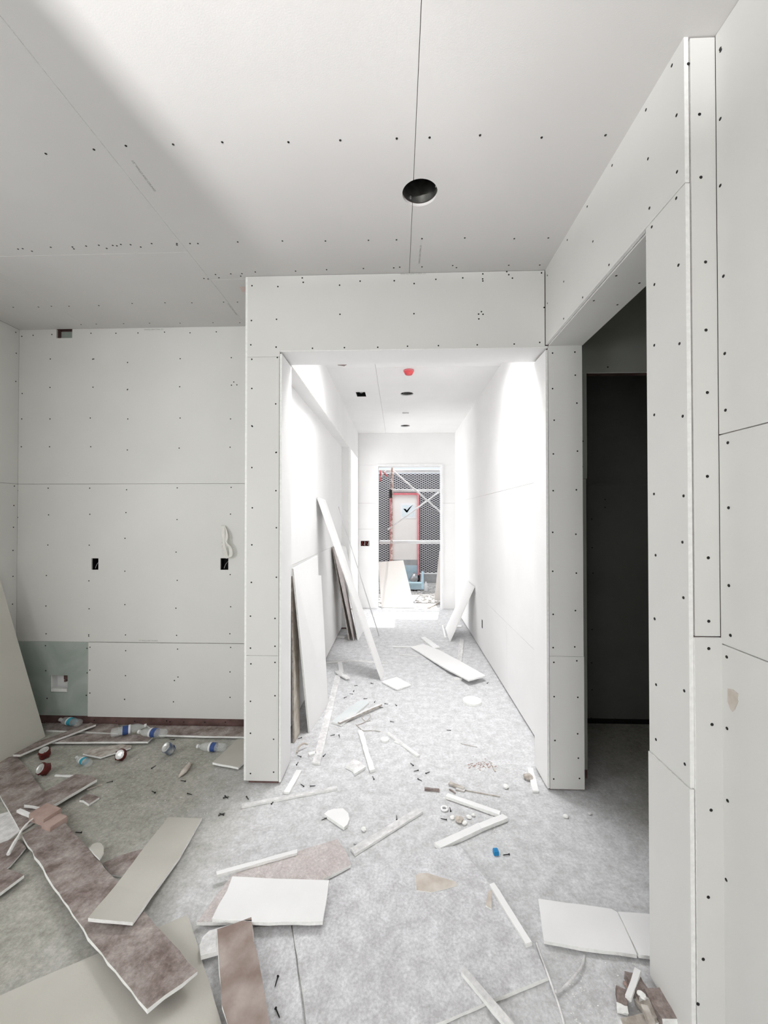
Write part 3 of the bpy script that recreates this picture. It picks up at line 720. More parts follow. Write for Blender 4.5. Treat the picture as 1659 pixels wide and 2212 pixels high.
# scaffold frame in front of the lath
YSf = 8.3
def bar(name, p0, p1, r, m, parent, y=YSf):
    a, b = PY(*p0, y), PY(*p1, y)
    bm = bmesh.new(); tube(bm, [a - parent.location, b - parent.location], r, 10); return link(name, bm, m, parent)
sf = empty('scaffold_frame', (0.1, YSf, 0), 'white tubular scaffold with crossed braces standing outside the yard doorway', 'scaffold')
bar('ledger', (820, 1171), (975, 1171), 0.036, BARW, sf)
bar('ledger', (846, 1059.5), (975, 1060), 0.024, BARW, sf)
bar('cross_brace', (848, 1016), (975, 1126), 0.018, BARW, sf, YSf-0.06)
bar('cross_brace', (972, 1046), (838, 1144), 0.016, BARW, sf, YSf+0.06)
bar('post', (845, 1320), (847, 960), 0.024, RUST, sf, YSf-0.1)
bar('post', (975, 1320), (975, 960), 0.024, BARW, sf)
bar('ledger', (815, 1017.5), (975, 1017.5), 0.036, BARW, sf, YSf+0.12)
bm = bmesh.new(); addbox(bm, -0.03, 0.03, -0.03, 0.03, -0.08, 0.08)
pc = PY(844, 1067, YSf-0.1) - sf.location
bmesh.ops.translate(bm, vec=pc, verts=bm.verts); link('coupler', bm, DARKSTEEL, sf)
# unseen planks added above the doorway to shade the right half of the threshold
for k in range(3):
    bm = bmesh.new(); addbox(bm, 0.12, 1.7, -0.45+k*0.25-0.25, -0.45+k*0.25-0.02, 3.35, 3.39)
    link('shade_plank', bm, WOOD, sf)
# orange-white bracket at the top left of the doorway
p0 = PY(824, 1022, 7.7); 
br = empty('roof_bracket', (p0.x, 7.7, p0.z-0.05), 'red and white timber bracket at the top left of the yard doorway', 'bracket')
for (xa, za, xb, zb, mm) in ((-0.03, -0.03, 0.09, 0.09, BARW), (0.03, 0.08, 0.12, -0.02, REDFRAME), (-0.02, -0.10, -0.02, 0.10, REDFRAME)):
    bm = bmesh.new(); tube(bm, [(xa, 0, za), (xb, 0, zb)], 0.016, 4); link('timber', bm, mm, br)

# ================================================================== LOOSE BOARDS
def board(name, pts, label, cat='board', top=PALE, side=CORE, z=0.001, t=T, jag=0.0015, group=None, ext=None, under=None):
    """a loose piece lying on the floor; pts outline its top, z is the height of its underside (one value or one per corner)"""
    zz = z if isinstance(z, (list, tuple)) else [z]*len(pts)
    P = [PZ(x, y, h+t) for (x, y), h in zip(pts, zz)]
    r = random.Random(sum(map(ord, name)) + len(pts)*13 + int(pts[0][0]))
    out = []
    for i, p in enumerate(P):
        q = P[(i+1) % len(P)]; n = max(1, int((q-p).length / 0.05)) if jag else 1
        d = (q-p); nn = Vector((-d.y, d.x, 0)); nn = nn.normalized() if nn.length else nn
        for k in range(n):
            s = p.lerp(q, k/n)
            if k: s = s + nn * r.uniform(-jag, jag)
            out.append(s)
    bm = bmesh.new()
    a = [bm.verts.new(v) for v in out]
    b = [bm.verts.new(v - Vector((0, 0, t)) + Vector((r.uniform(-1, 1), r.uniform(-1, 1), 0))*jag*0.8) for v in out]
    f = bm.faces.new(a); f.material_index = 0
    f2 = bm.faces.new(b[::-1]); f2.material_index = 2
    n = len(out)
    for i in range(n):
        bm.faces.new([a[i], b[i], b[(i+1) % n], a[(i+1) % n]]).material_index = 1
    if isinstance(z, (list, tuple)):
        bmesh.ops.triangulate(bm, faces=[f, f2])
    o = link(name, bm, [top, side, under or top], recenter=True)
    return tag(o, label, cat, group)

def strip(name, a, b, w, label, cat='strip', top=WHITE, side=CORE, z=0.001, t=T, zb=None, jag=0.0015, group=None, roll=0.0):
    """a narrow off-cut between two places on the floor, w metres wide"""
    A = PZ(*a, z+t); B = PZ(*b, (z if zb is None else zb)+t)
    d = (B-A); L = d.length; d.normalize()
    s = d.cross(Vector((0, 0, 1))).normalized(); up = s.cross(d)
    if roll:
        q = Matrix.Rotation(math.radians(roll), 3, d); s = q @ s; up = q @ up
    n = max(2, int(L/0.04)); r = random.Random(int(a[0]*7+b[1]))
    bm = bmesh.new(); rings = []
    for k in range(n+1):
        p = A + d*(L*k/n)
        j = [r.uniform(-jag, jag) for _ in range(4)]
        e = (k in (0, n)) * r.uniform(-1, 1) * w * 0.12
        rings.append([bm.verts.new(v) for v in (p - s*(w/2+j[0]) + d*e, p + s*(w/2+j[1]) - d*e, p + s*(w/2+j[2]) - up*t - d*e, p - s*(w/2+j[3]) - up*t + d*e)])
    for k in range(n):
        for m in range(4):
            f = bm.faces.new([rings[k][m], rings[k][(m+1) % 4], rings[k+1][(m+1) % 4], rings[k+1][m]])
            f.material_index = 0 if m == 0 else 1
    bm.faces.new(rings[0][::-1]).material_index = 1; bm.faces.new(rings[-1]).material_index = 1
    mz = min(v.co.z for v in bm.verts)
    if mz < 0.0005:
        for v in bm.verts: v.co.z += 0.0005 - mz
    return tag(link(name, bm, [top, side], recenter=True), label, cat, group)

def slab(name, c, label, cat='leaning board', t=T, face=HALLP_LIT, side=CORE, back=None):
    """a board leaning in space: c = outline of its visible face (world points); thickness goes to the back"""
    c = [Vector(p) for p in c]
    n = (c[1]-c[0]).cross(c[-1]-c[0]).normalized()
    if n.dot(CAM - c[0]) < 0: n = -n
    bm = bmesh.new(); a = [bm.verts.new(p) for p in c]; b = [bm.verts.new(p - n*t) for p in c]
    f1 = bm.faces.new(a); f2 = bm.faces.new(b[::-1]); f2.material_index = 2
    m = len(c)
    for i in range(m): bm.faces.new([a[i], b[i], b[(i+1) % m], a[(i+1) % m]]).material_index = 1
    if m > 4 : bmesh.ops.triangulate(bm, faces=[f1, f2])
    mz = min(v.co.z for v in bm.verts)
    if mz < 0.001:
        for v in bm.verts: v.co.z += 0.001 - mz
    return tag(link(name, bm, [face, side, back or face], recenter=True), label, cat)

# --- front left
board('drywall_sheet_offcut', [(-120, 2200), (-60, 2176), (405, 1975), (432, 2058), (482, 2225), (500, 2300), (-120, 2300)], 'large grey sheet lying under the long brown board in the bottom left corner', 'drywall sheet', BEIGE, z=0.001)
board('brown_board', [(-60, 1668), (-20, 1640), (36, 1633), (62, 1665), (95, 1712), (101, 1742), (78, 1770), (43, 1794), (20, 1752), (0, 1718)], 'wide brown board running under the leaning sheet at the left edge', 'board', BROWN, z=0.004)
board('long_brown_board', [(48, 1803), (100, 1775), (134, 1770), (154, 1792), (239, 1889), (335, 1997), (427, 2098), (318, 2180), (205, 2041), (100, 1888)],
      'long brown backed board with crumbled white edge pointing to the bottom of the picture', 'board', BROWN, z=[0.018, 0.018, 0.018, 0.020, 0.034, 0.046, 0.060, 0.062, 0.045, 0.030], jag=0.003)
board('beige_board', [(364, 1765), (436, 1767), (388, 1852), (327, 1934), (287, 1992), (190, 1983), (250, 1912), (314, 1827)],
      'smooth grey beige board lying across the long brown board', 'board', BEIGE, z=[0.003, 0.003, 0.022, 0.05, 0.078, 0.078, 0.045, 0.018])
board('short_brown_board', [(163, 1672), (196, 1676), (210, 1683), (104, 1745), (52, 1738), (110, 1702)], 'short brown board with pale cut edge beside the crushed maroon can', 'board', BROWN, z=0.026, t=0.016)
board('brown_offcut', [(222, 1864), (262, 1847), (322, 1830), (300, 1862), (262, 1892), (240, 1889)], 'dusty brown offcut partly under the beige board', 'offcut', BROWN, z=0.002, t=0.006)
board('pale_sheet_corner', [(-60, 1762), (0, 1758), (24, 1752), (41, 1796), (18, 1815), (-60, 1842)], 'pale blue grey sheet corner at the left edge', 'offcut', PALE, z=0.001, t=0.008)
board('brown_offcut', [(-60, 1850), (0, 1822), (34, 1809), (56, 1830), (24, 1868), (0, 1888), (-60, 1915)], 'brown offcut at the left edge below the pale sheet corner', 'offcut', BROWN, z=0.010, t=0.008)
board('brown_offcut', [(-60, 1900), (10, 1875), (52, 1890), (0, 1929), (-60, 1972)], 'brown offcut with a white front edge, lowest at the left edge', 'offcut', BROWN, z=0.019)
board('half_round_chip', [(193, 1832), (199, 1824), (209, 1820), (218, 1821), (224, 1829), (224, 1841), (215, 1856), (204, 1845)], 'beige half round chip beside the long brown board', 'chip', BEIGE, z=0.034, t=0.008, jag=0)
# brick, white stick and curled strip on the brown board
bp = PZ(93, 1762, 0.045)
t = empty('pink_brick', (bp.x+0.012, bp.y, 0.032), 'pinkish brown broken brick lying on the brown boards at the left', 'brick', rz=-0.32)
bm = bmesh.new(); addbox(bm, -0.058, 0.058, -0.042, 0.042, 0.0, 0.038)
bmesh.ops.bevel(bm, geom=bm.edges[:], offset=0.004, segments=2)
link('brick_half', bm, PINK, t)
bm = bmesh.new(); addbox(bm, 0.060, 0.125, -0.052, 0.03, -0.012, 0.022)
bmesh.ops.bevel(bm, geom=bm.edges[:], offset=0.004, segments=2)
link('brick_half', bm, PINK, t)
strip('white_stick', (40, 1748), (84, 1768), 0.016, 'short white broken stick poking out from under the pink brick', 'stick', z=0.036, t=0.012)
bm = bmesh.new()
tube(bm, smoothpath([PZ(78, 1764, 0.05), PZ(62, 1776, 0.052), (PZ(48, 1792, 0.045)), PZ(40, 1806, 0.04), PZ(28, 1826, 0.038), PZ(18, 1845, 0.036)]), [0.004]*8+[0.006]*12+[0.008]*11, 6)
tag(link('curled_strip', bm, CORE, recenter=True), 'curled white plaster strip hanging off the pink brick toward the left edge', 'strip')
strip('white_chip', (119, 1674), (162, 1676), 0.012, 'thin white sliver between the crushed can and the short brown board', 'chip', z=0.001, t=0.006)
board('brown_wedge', [(172, 1728), (186, 1715), (200, 1717), (215, 1722), (192, 1737), (180, 1729)], 'small brown wedge with white broken edge on the concrete', 'offcut', BROWN, z=0.002, t=0.012)
strip('wood_sliver', (188, 1704), (221, 1693), 0.010, 'pale wooden sliver beside the tip of the short brown board', 'sliver', WOOD, WOOD, z=0.002, t=0.006)
bm = bmesh.new(); c0 = PZ(396, 1664, 0)
for k in range(7):
    pass
tube(bm, smoothpath([PZ(411, 1646, 0.01), PZ(405, 1656, 0.022), PZ(396, 1666, 0.022), PZ(386, 1678, 0.008)]), [0.003, 0.005, 0.009, 0.012, 0.014, 0.016, 0.018, 0.018, 0.016, 0.018, 0.019, 0.018, 0.017, 0.014, 0.012, 0.010, 0.008, 0.006, 0.003], 7)
for v in bm.verts: v.co.z = max(0.001, v.co.z*0.8 + rnd.uniform(-0.003, 0.003))
tag(link('crumpled_wrapper', bm, TAN, recenter=True), 'crumpled brown paper wrapper alone on the dirty concrete of the bay', 'wrapper')

# --- bay, along the back wall
board('baseboard_offcut', [(318, 1567), (527, 1569), (560, 1570), (560, 1592), (440, 1590), (345, 1587)], 'brown board with white edge lying along the foot of the back wall, right part', 'board', BROWN, z=0.010)
board('baseboard_offcut', [(98, 1561), (255, 1564), (255, 1584), (180, 1580), (98, 1577)], 'brown board with white edge along the foot of the green board', 'board', BROWN, z=0.001)
board('brown_plank', [(108, 1603), (182, 1584), (332, 1589), (319, 1602)], 'brown plank with bright white front edge under the plastic bottles', 'plank', BROWN, z=0.014)
board('brown_plank', [(28, 1630), (76, 1604), (196, 1561), (207, 1565), (112, 1601), (44, 1630)], 'long narrow brown plank laid diagonally over the plank below the bottles', 'plank', BROWN, z=0.032)
board('ribbed_strip', [(179, 1628), (190, 1618), (262, 1607), (284, 1610), (282, 1615), (217, 1636)], 'ribbed tan strip lying beside the teal labelled bottle', 'strip', WOOD, z=0.008, t=0.010)
board('beige_board', [(459, 1647), (513, 1596), (575, 1596), (515, 1658)], 'grey beige board on the floor against the left pillar', 'board', BEIGE, z=0.010)

# --- centre foreground
board('mauve_board', [(425, 1992), (470, 1930), (503, 1888), (580, 1862), (645, 1838), (728, 1812), (746, 1836), (758, 1868), (700, 1898), (690, 1960), (560, 1990)], 'dusty mauve board under the clean white slab', 'board', MAUVE, z=0.018)
board('white_slab', [(502, 1893), (600, 1898), (711, 1901), (705, 1945), (697, 1990), (580, 1993), (458, 1984), (472, 1955), (490, 1925)], 'clean bright white slab in the centre foreground', 'slab', WHITE, z=0.036, under=MAUVE)
strip('white_strip', (468, 1886), (642, 1838), 0.020, 'thin white strip lying along the top edge of the mauve board', 'strip', z=0.032, t=0.012)
board('brown_board', [(469, 2007), (500, 1997), (543, 1981), (548, 2032), (562, 2092), (590, 2245), (500, 2245), (479, 2170), (472, 2062)], 'brown board with pale scuffs standing out below the white slab at the bottom', 'board', mat('scuffed brown paper', (0.25, 0.19, 0.165), (0.46, 0.40, 0.37), 9, 0.95, 0.3, 60, 6, 0.38, 0.7), z=0.036, jag=0.003)
board('pale_offcut', [(434, 2064), (431, 2042), (438, 2024), (452, 2010), (545, 1984), (550, 2046), (472, 2054)], 'pale rounded offcut under the scuffed brown board', 'offcut', PALE, z=0.019, t=0.016, jag=0)
board('narrow_dusty_sheet', [(520, 2002), (628, 1999), (634, 2030), (660, 2250), (520, 2250)], 'narrow dusty sheet between the scuffed brown board and the big flat sheet', 'drywall sheet', DUSTY, z=0.001, t=0.009)
board('big_flat_sheet', [(633, 2000), (650, 1900), (760, 1874), (870, 1852), (945, 1833), (992, 1826), (1013, 1854), (1057, 1908), (1110, 1985), (1162, 2063), (1185, 2110), (1060, 2160), (935, 2214), (880, 2250), (668, 2250)],
      'very large dust covered drywall sheet lying flat in the middle foreground', 'drywall sheet', DUSTY, z=0.0015, jag=0.002)
strip('white_stick', (1000, 2092), (1125, 2240), 0.022, 'white stick lying across the near edge of the big flat sheet', 'stick', PALE, z=0.015, t=0.016)
strip('white_strip', (1062, 1908), (1142, 2036), 0.024, 'white strip along the right edge of the big flat sheet', 'strip', z=0.015, t=0.016, roll=12)
board('torn_paper', [(897, 1891), (905, 1886), (925, 1886), (945, 1893), (984, 1904), (988, 1913), (962, 1921), (930, 1927), (900, 1923)], 'torn piece of tan paper on the big flat sheet', 'paper', TAN, z=0.0145, t=0.002, jag=0.002)
board('torn_paper', [(1049, 1955), (1055, 1925), (1062, 1922), (1062, 1963), (1056, 1960)], 'small folded tan paper beside the white strip on the big sheet', 'paper', TAN, z=0.0145, t=0.006)
board('flat_drywall_piece', [(1163, 1941), (1321, 1963), (1333, 1970), (1376, 2062), (1300, 2053), (1175, 2032)], 'white drywall piece lying flat in front of the dark side doorway', 'drywall piece', WHITE, z=0.010)
board('flat_drywall_piece', [(1335, 1969), (1420, 1976), (1420, 2067), (1380, 2062)], 'smaller white drywall piece against the right wall, split from the wide one', 'drywall piece', WHITE, z=0.012)
bm = bmesh.new(); tube(bm, smoothpath([PZ(1159, 2038, 0.004), PZ(1184, 2106, 0.022), PZ(1197, 2143, 0.01), PZ(1207, 2172, 0.006), PZ(1218, 2212, 0.004), PZ(1222, 2260, 0.004)]), 0.004, 7)
tag(link('white_cable', bm, PALE, recenter=True), 'thin dusty cable running off the bottom past the corner of the big sheet', 'cable')
bm = bmesh.new(); tube(bm, smoothpath([PZ(1262, 2064, 0.004), PZ(1258, 2085, 0.012), PZ(1238, 2112, 0.014), PZ(1212, 2138, 0.008), PZ(1200, 2141, 0.018)]), 0.004, 7)
tag(link('white_cable', bm, PALE, recenter=True), 'short curved dusty cable bending up toward the white panel', 'cable')

# half disc, chips, strips in the middle
board('half_disc', [(700, 1758), (708, 1751), (721, 1747), (741, 1746), (752, 1756), (755, 1769), (750, 1781), (743, 1787)], 'white half disc of drywall in the middle of the floor', 'half disc', WHITE, z=0.002, t=0.016, jag=0)
strip('white_strip', (762, 1838), (907, 1749), 0.040, 'pale flat strip right of the half disc pointing at the hallway', 'strip', PALE)
strip('white_strip', (522, 1739), (728, 1700), 0.022, 'long pale strip in front of the left pillar', 'strip', PALE, z=0.001)
strip('red_edged_strip', (965, 1716), (1080, 1756), 0.030, 'white strip with dark red printed edge, upper arm of the V on the floor', 'strip', WHITE, z=0.004, t=0.016)
strip('dark_red_tape', (964, 1722), (1060, 1755), 0.003, 'dark red paper tape along the lower side of the red edged strip', 'tape', mat('dark red paper', (0.14, 0.02, 0.02), (0.5, 0.4, 0.38), 60, 0.9), mat('dark red tape', (0.12, 0.02, 0.02), (0.45, 0.36, 0.34), 60, 0.9), z=0.001, t=0.010)
strip('white_batten', (945, 1826), (1040, 1782), 0.040, 'white batten forming the left half of the lower arm of the V', 'batten', WHITE, z=0.002, t=0.018)
strip('white_batten', (1036, 1784), (1092, 1762), 0.036, 'white batten forming the right end of the lower arm of the V', 'batten', WHITE, z=0.004, t=0.018)
strip('dark_stick', (917, 1702), (949, 1705), 0.014, 'short dark brown stick left of the splinter heap', 'stick', BROWN, BROWN, z=0.001, t=0.012)
strip('splinter', (970, 1690), (1002, 1702), 0.022, 'broadest pale splinter in the heap above the red edged strip', 'splinter', WOOD, WOOD, z=0.006, t=0.008)
strip('splinter', (985, 1703), (1004, 1707), 0.016, 'short splinter lowest in the heap above the red edged strip', 'splinter', PALE, WOOD, z=0.001, t=0.008)
strip('splinter', (1003, 1706), (1080, 1720), 0.006, 'long thin dark splinter reaching right from the heap', 'splinter', WOOD, WOOD, z=0.001, t=0.005)
strip('splinter', (971, 1704), (984, 1712), 0.006, 'tiny dark splinter just above the red edged strip', 'splinter', BROWN, BROWN, z=0.001, t=0.006)
def lump(name, x, y, r, label, m=CORE, cat='lump', flat=0.6, z=0.0, seed=1, parent=None):
    q = random.Random(seed); bm = bmesh.new(); bmesh.ops.create_icosphere(bm, subdivisions=2, radius=r)
    ax = q.uniform(0.8, 1.4)
    for v in bm.verts:
        v.co *= q.uniform(0.80, 1.12); v.co.x *= ax; v.co.z *= flat
    bmesh.ops.rotate(bm, matrix=Matrix.Rotation(q.uniform(0, 3), 3, 'Z'), verts=bm.verts)
    p = PZ(x, y, z + r*flat*0.6)
    mz = min(v.co.z for v in bm.verts)
    for v in bm.verts: v.co.z -= mz
    o = link(name, bm, m); o.location = (p.x, p.y, z + 0.0005)
    return tag(o, label, cat)
lump('plaster_lump', 992, 1772, 0.022, 'largest pinkish plaster lump inside the V of strips', TAN, seed=3)
lump('plaster_lump', 977, 1767, 0.014, 'small plaster lump left of the pinkish one inside the V', CORE, seed=4)
lump('plaster_lump', 1004, 1779, 0.012, 'small plaster lump below the pinkish one inside the V', CORE, seed=5)
lump('plaster_lump', 1013, 1766, 0.012, 'small plaster lump in the chain right of the pinkish one', CORE, seed=6)
lump('plaster_lump', 1023, 1761, 0.011, 'small plaster lump at the right end of the chain inside the V', CORE, seed=7)
lump('plaster_chip', 786, 1793, 0.014, 'small broken chip below the half disc', CORE, 'chip', seed=8)
lump('plaster_chip', 1093, 1700, 0.017, 'white chip alone right of the splinter heap', CORE, 'chip', seed=9)
lump('plaster_chip', 1222, 1764, 0.013, 'white chip on the floor in front of the side doorway', CORE, 'chip', seed=10)
lump('plaster_chip', 1274, 1758, 0.010, 'smaller chip just inside the side doorway shade', PALE, 'chip', seed=11)
lump('plaster_chip', 767, 1822, 0.008, 'tiny grey chip between the half disc and the mauve board', DUSTY, 'chip', seed=12)
lump('crumpled_foil', 1141, 1680, 0.030, 'crumpled grey wad beside the right end of the opening', WOOD, 'wad', 0.5, seed=13)
# ring
bm = bmesh.new()
pr = PZ(960, 1746, 0.008); tube(bm, [pr + Vector((0.017*math.cos(a*0.5236), 0.017*math.sin(a*0.5236), -0.001)) for a in range(13)], 0.006, 8)
tag(link('plastic_ring', bm, WHITE, recenter=True), 'small white ring left of the plaster lumps', 'ring')
# blue cube with screw
pb = PZ(1071, 1845, 0.0)
t = empty('blue_block', (pb.x, pb.y, 0.0005), 'tiny bright blue plastic block on the pale floor', 'block', rz=0.1)
bm = bmesh.new(); addbox(bm, -0.0115, 0.0115, -0.0115, 0.0115, 0, 0.020); bmesh.ops.bevel(bm, geom=bm.edges[:], offset=0.002, segments=2); link('block_body', bm, BLUE, t)
bm = bmesh.new(); lathe(bm, [(0.001, 0.0215), (0.005, 0.0215), (0.005, 0.020)], 10); link('stud', bm, BLUE, t)

# opening area, left side
strip('white_strip', (619, 1711), (646, 1663), 0.034, 'flat white strip at the foot of the left pillar', 'strip')
strip('long_white_strip', (683, 1648), (730, 1458), 0.052, 'long white strip running from the pillar toward the hallway left wall', 'strip', PALE)
strip('white_offcut', (727, 1449), (752, 1464), 0.045, 'short white offcut at the far tip of the long white strip', 'offcut', PALE, z=0.016)
strip('white_offcut', (734, 1430), (738, 1452), 0.045, 'white offcut behind the far tip of the long white strip', 'offcut', WHITE, z=0.001)
strip('thin_lath', (705, 1431), (752, 1427), 0.020, 'thin pale lath on the hallway floor by the left wall', 'lath', PALE)
strip('thin_lath', (752, 1425), (838, 1431), 0.020, 'thin pale lath passing behind the tall leaning board', 'lath', PALE)
board('green_tint_board', [(716, 1559), (722, 1553), (773, 1514), (795, 1513), (797, 1518), (738, 1566)], 'pale green tinted board just inside the opening', 'board', TEALP, z=0.002)
strip('rough_strip', (732, 1560), (824, 1520), 0.022, 'rough edged strip on top of the green tinted board', 'strip', PALE, WOOD, z=0.017, jag=0.003)
strip('rough_strip', (778, 1577), (804, 1663), 0.032, 'rough white strip pointing at the viewer in the opening', 'strip', WHITE, z=0.002, jag=0.004, t=0.016)
strip('pale_stick', (838, 1582), (904, 1632), 0.022, 'pale stick right of the small round plug', 'stick', PALE, z=0.001, jag=0.002)
strip('white_chip', (852, 1601), (862, 1604), 0.014, 'tiny white chip beside the pale stick', 'chip', WHITE, z=0.001, t=0.008)
board('square_offcut', [(746, 1654), (764, 1640), (776, 1644), (790, 1656), (766, 1671), (762, 1662)], 'small squarish offcut left of the rough white strip', 'offcut', PALE, z=0.002, t=0.016)
board('white_tile', [(824, 1472), (857, 1462), (888, 1479), (857, 1489)], 'white square tile at the foot of the tall leaning board', 'tile', WHITE, z=0.004)
def disc(name, x, y, r, t, label, cat, m=WHITE):
    p = PZ(x, y, t); bm = bmesh.new()
    rg = []
    for z, k in ((0, 1.0), (t*0.85, 1.0), (t, 0.97)):
        q = random.Random(5); rg.append([bm.verts.new((r*k*math.cos(a*math.pi/16)*(1+q.uniform(-.02, .02)), r*k*math.sin(a*math.pi/16)*(1+q.uniform(-.02, .02)), z)) for a in range(32)])
    for i in range(2):
        for k in range(32): bm.faces.new([rg[i][k], rg[i][(k+1) % 32], rg[i+1][(k+1) % 32], rg[i+1][k]]).material_index = 1
    bm.faces.new(rg[2]); bm.faces.new(rg[0][::-1])
    o = link(name, bm, [m, CORE]); o.location = (p.x, p.y, 0.001); return tag(o, label, cat)
disc('round_cutout', 1020, 1512, 0.080, 0.022, 'white round disc cut from drywall on the hallway floor', 'disc')
disc('round_plug', 831, 1596, 0.030, 0.014, 'small round plug left of the pale stick', 'plug')
bm = bmesh.new(); tube(bm, smoothpath([PZ(770, 1567, .003), PZ(788, 1560, .004), PZ(800, 1548, .012), PZ(795, 1541, .016), PZ(782, 1549, .008), PZ(790, 1558, .004), PZ(800, 1556, .003)]), 0.0022, 6)
tag(link('wire_loop', bm, WOOD, recenter=True), 'thin loop of wire below the green tinted board', 'wire')
bm = bmesh.new(); tube(bm, smoothpath([PZ(769, 1565, .004), PZ(784, 1578, .004), PZ(800, 1578, .004), PZ(822, 1580, .003)]), 0.0025, 6)
tag(link('wire_piece', bm, WOOD, recenter=True), 'thin bent wire at the head of the rough white strip', 'wire')
bm = bmesh.new(); tube(bm, smoothpath([PZ(995, 1606, .003), PZ(1008, 1609, .003), PZ(1031, 1614, .003)]), 0.002, 6)
tag(link('wire_piece', bm, WOOD, recenter=True), 'thin straight wire on the floor below the round disc', 'wire')
bm = bmesh.new(); tube(bm, smoothpath([PZ(641, 1626, .01), PZ(645, 1614, .03), PZ(655, 1606, .04), PZ(664, 1608, .02)]), 0.006, 6)
tag(link('curled_paper', bm, TAN, recenter=True), 'curled strip of brown paper inside the left reveal', 'paper')
strip('white_chip', (667, 1628), (683, 1624), 0.03, 'white chip beside the foot of the long white strip', 'chip', WHITE, z=0.001)
strip('white_strip', (1145, 1658), (1157, 1708), 0.034, 'flat white strip at the foot of the right reveal', 'strip')
strip('splinter', (1060, 1648), (1070, 1666), 0.006, 'thin splinter on the hallway floor near the reddish crumbs', 'splinter', WOOD, WOOD, t=0.005)

# hallway, right side
board('long_board', [(886, 1397), (915, 1391), (947, 1403), (998, 1430), (1049, 1459), (1012, 1469), (960, 1442), (905, 1408)], 'long pale board lying in the hallway with its near end raised', 'board', HALLP_LIT, z=[0.003, 0.003, 0.012, 0.028, 0.045, 0.045, 0.025, 0.006])
strip('white_offcut', (980, 1463), (998, 1464), 0.03, 'small block under the near end of the long pale board', 'offcut', PALE, z=0.001, t=0.02)
board('short_board', [(909, 1377), (918, 1375), (951, 1398), (937, 1400)], 'short white board behind the long pale board', 'board', WHITE, z=0.002)
strip('white_lath', (998, 1380), (992, 1429), 0.055, 'white slat in the shade below the small leaning board', 'lath', PALE, z=0.004)
strip('thin_stick', (956, 1350), (962, 1377), 0.02, 'thin white stick left of the small leaning board', 'stick', WHITE, z=0.001)
strip('white_offcut', (985, 1352), (997, 1352), 0.09, 'white offcut behind the small leaning board', 'offcut', WHITE)
strip('paper_strip', (848, 1396), (888, 1397), 0.03, 'pale paper strip on the hallway floor left of the long pale board', 'strip', WHITE, t=0.006)
strip('paper_strip', (852, 1412), (905, 1417), 0.012, 'thin curled strip in front of the left end of the long pale board', 'strip', PALE, t=0.006)
B0, B1 = PZ(971, 1386, 0.002), PZ(962, 1358, 0.002)
T1, T0 = PX(1009.5, 1255, XH-0.018), PX(1023.5, 1268, XH-0.018)
slab('leaning_board', [B0, B1, T1, T0], 'small white board leaning on the right hallway wall')

# hallway, left side
slab('leaning_sheet', [PZ(669, 1583, .002), PZ(709, 1521, .002), PX(694, 1243, -0.735), PX(688, 1243, -0.738), PX(686, 1200, -0.752), PX(634, 1228, -0.765)], 'large white sheet with a notched corner leaning just inside the left reveal')
slab('leaning_sheet', [PZ(636, 1605, .002), PZ(648, 1584, .002), PX(644, 1240, -0.792), PX(632, 1245, -0.792)], 'rough backed narrow sheet leaning behind the large notched sheet', face=mat('dirty tan back paper', (0.42, 0.37, 0.31), (0.62, 0.58, 0.52), 12, 0.9), side=WOOD)
slab('leaning_board', [PZ(825, 1470, .002), PZ(830, 1451, .002), PX(703, 1080, -0.79), PX(687, 1075, -0.79)], 'tallest pale board leaning across the hallway left wall')
for k, (x, dx, lab, m) in enumerate(((755.5, 0.0, 'left one of two thin boards leaning on edge behind the tallest board', WOOD), (765, 3, 'right one of two thin boards leaning on edge behind the tallest board', MAUVE))):
    a = PZ(x, 1384, .002); tpt = PX(718.5+dx, 1182+dx, -0.795+0.028*k)
    slab('leaning_board', [a, a + Vector((0.0, 0.28, 0)), tpt + Vector((0, 0.28, 0)), tpt], lab, face=m, side=WOOD if k != 1 else MAUVE)
slab('leaning_board', [PZ(774, 1383, .002), PZ(787, 1360, .002), PX(747, 1181, -0.735), PX(737, 1178, -0.735)], 'white board leaning behind the middle of the tallest board')
bm = bmesh.new(); tube(bm, [PZ(819, 1374, 0.01), PX(731.5, 1094.5, -0.79)], 0.009, 4)
tag(link('thin_leaning_stick', bm, WHITE, recenter=True), 'very thin white stick leaning behind the tallest board', 'stick')
strip('white_offcut', (729, 1374), (746, 1375), 0.05, 'white offcut at the far foot of the hallway left wall', 'offcut', WHITE)

# sheet leaning on the far left wall
pa = PZ(98, 1592, .002)
slab('leaning_sheet', [pa, Vector((pa.x-0.02, 0.9, 0.002)), Vector((XL+0.018, 0.9, 1.225)), Vector((XL+0.018, pa.y, 1.225))], 'large grey sheet leaning on the wall at the left edge of the picture', face=mat('grey sheet paper', (0.60, 0.59, 0.535), (0.64, 0.63, 0.575), 3, 0.9))

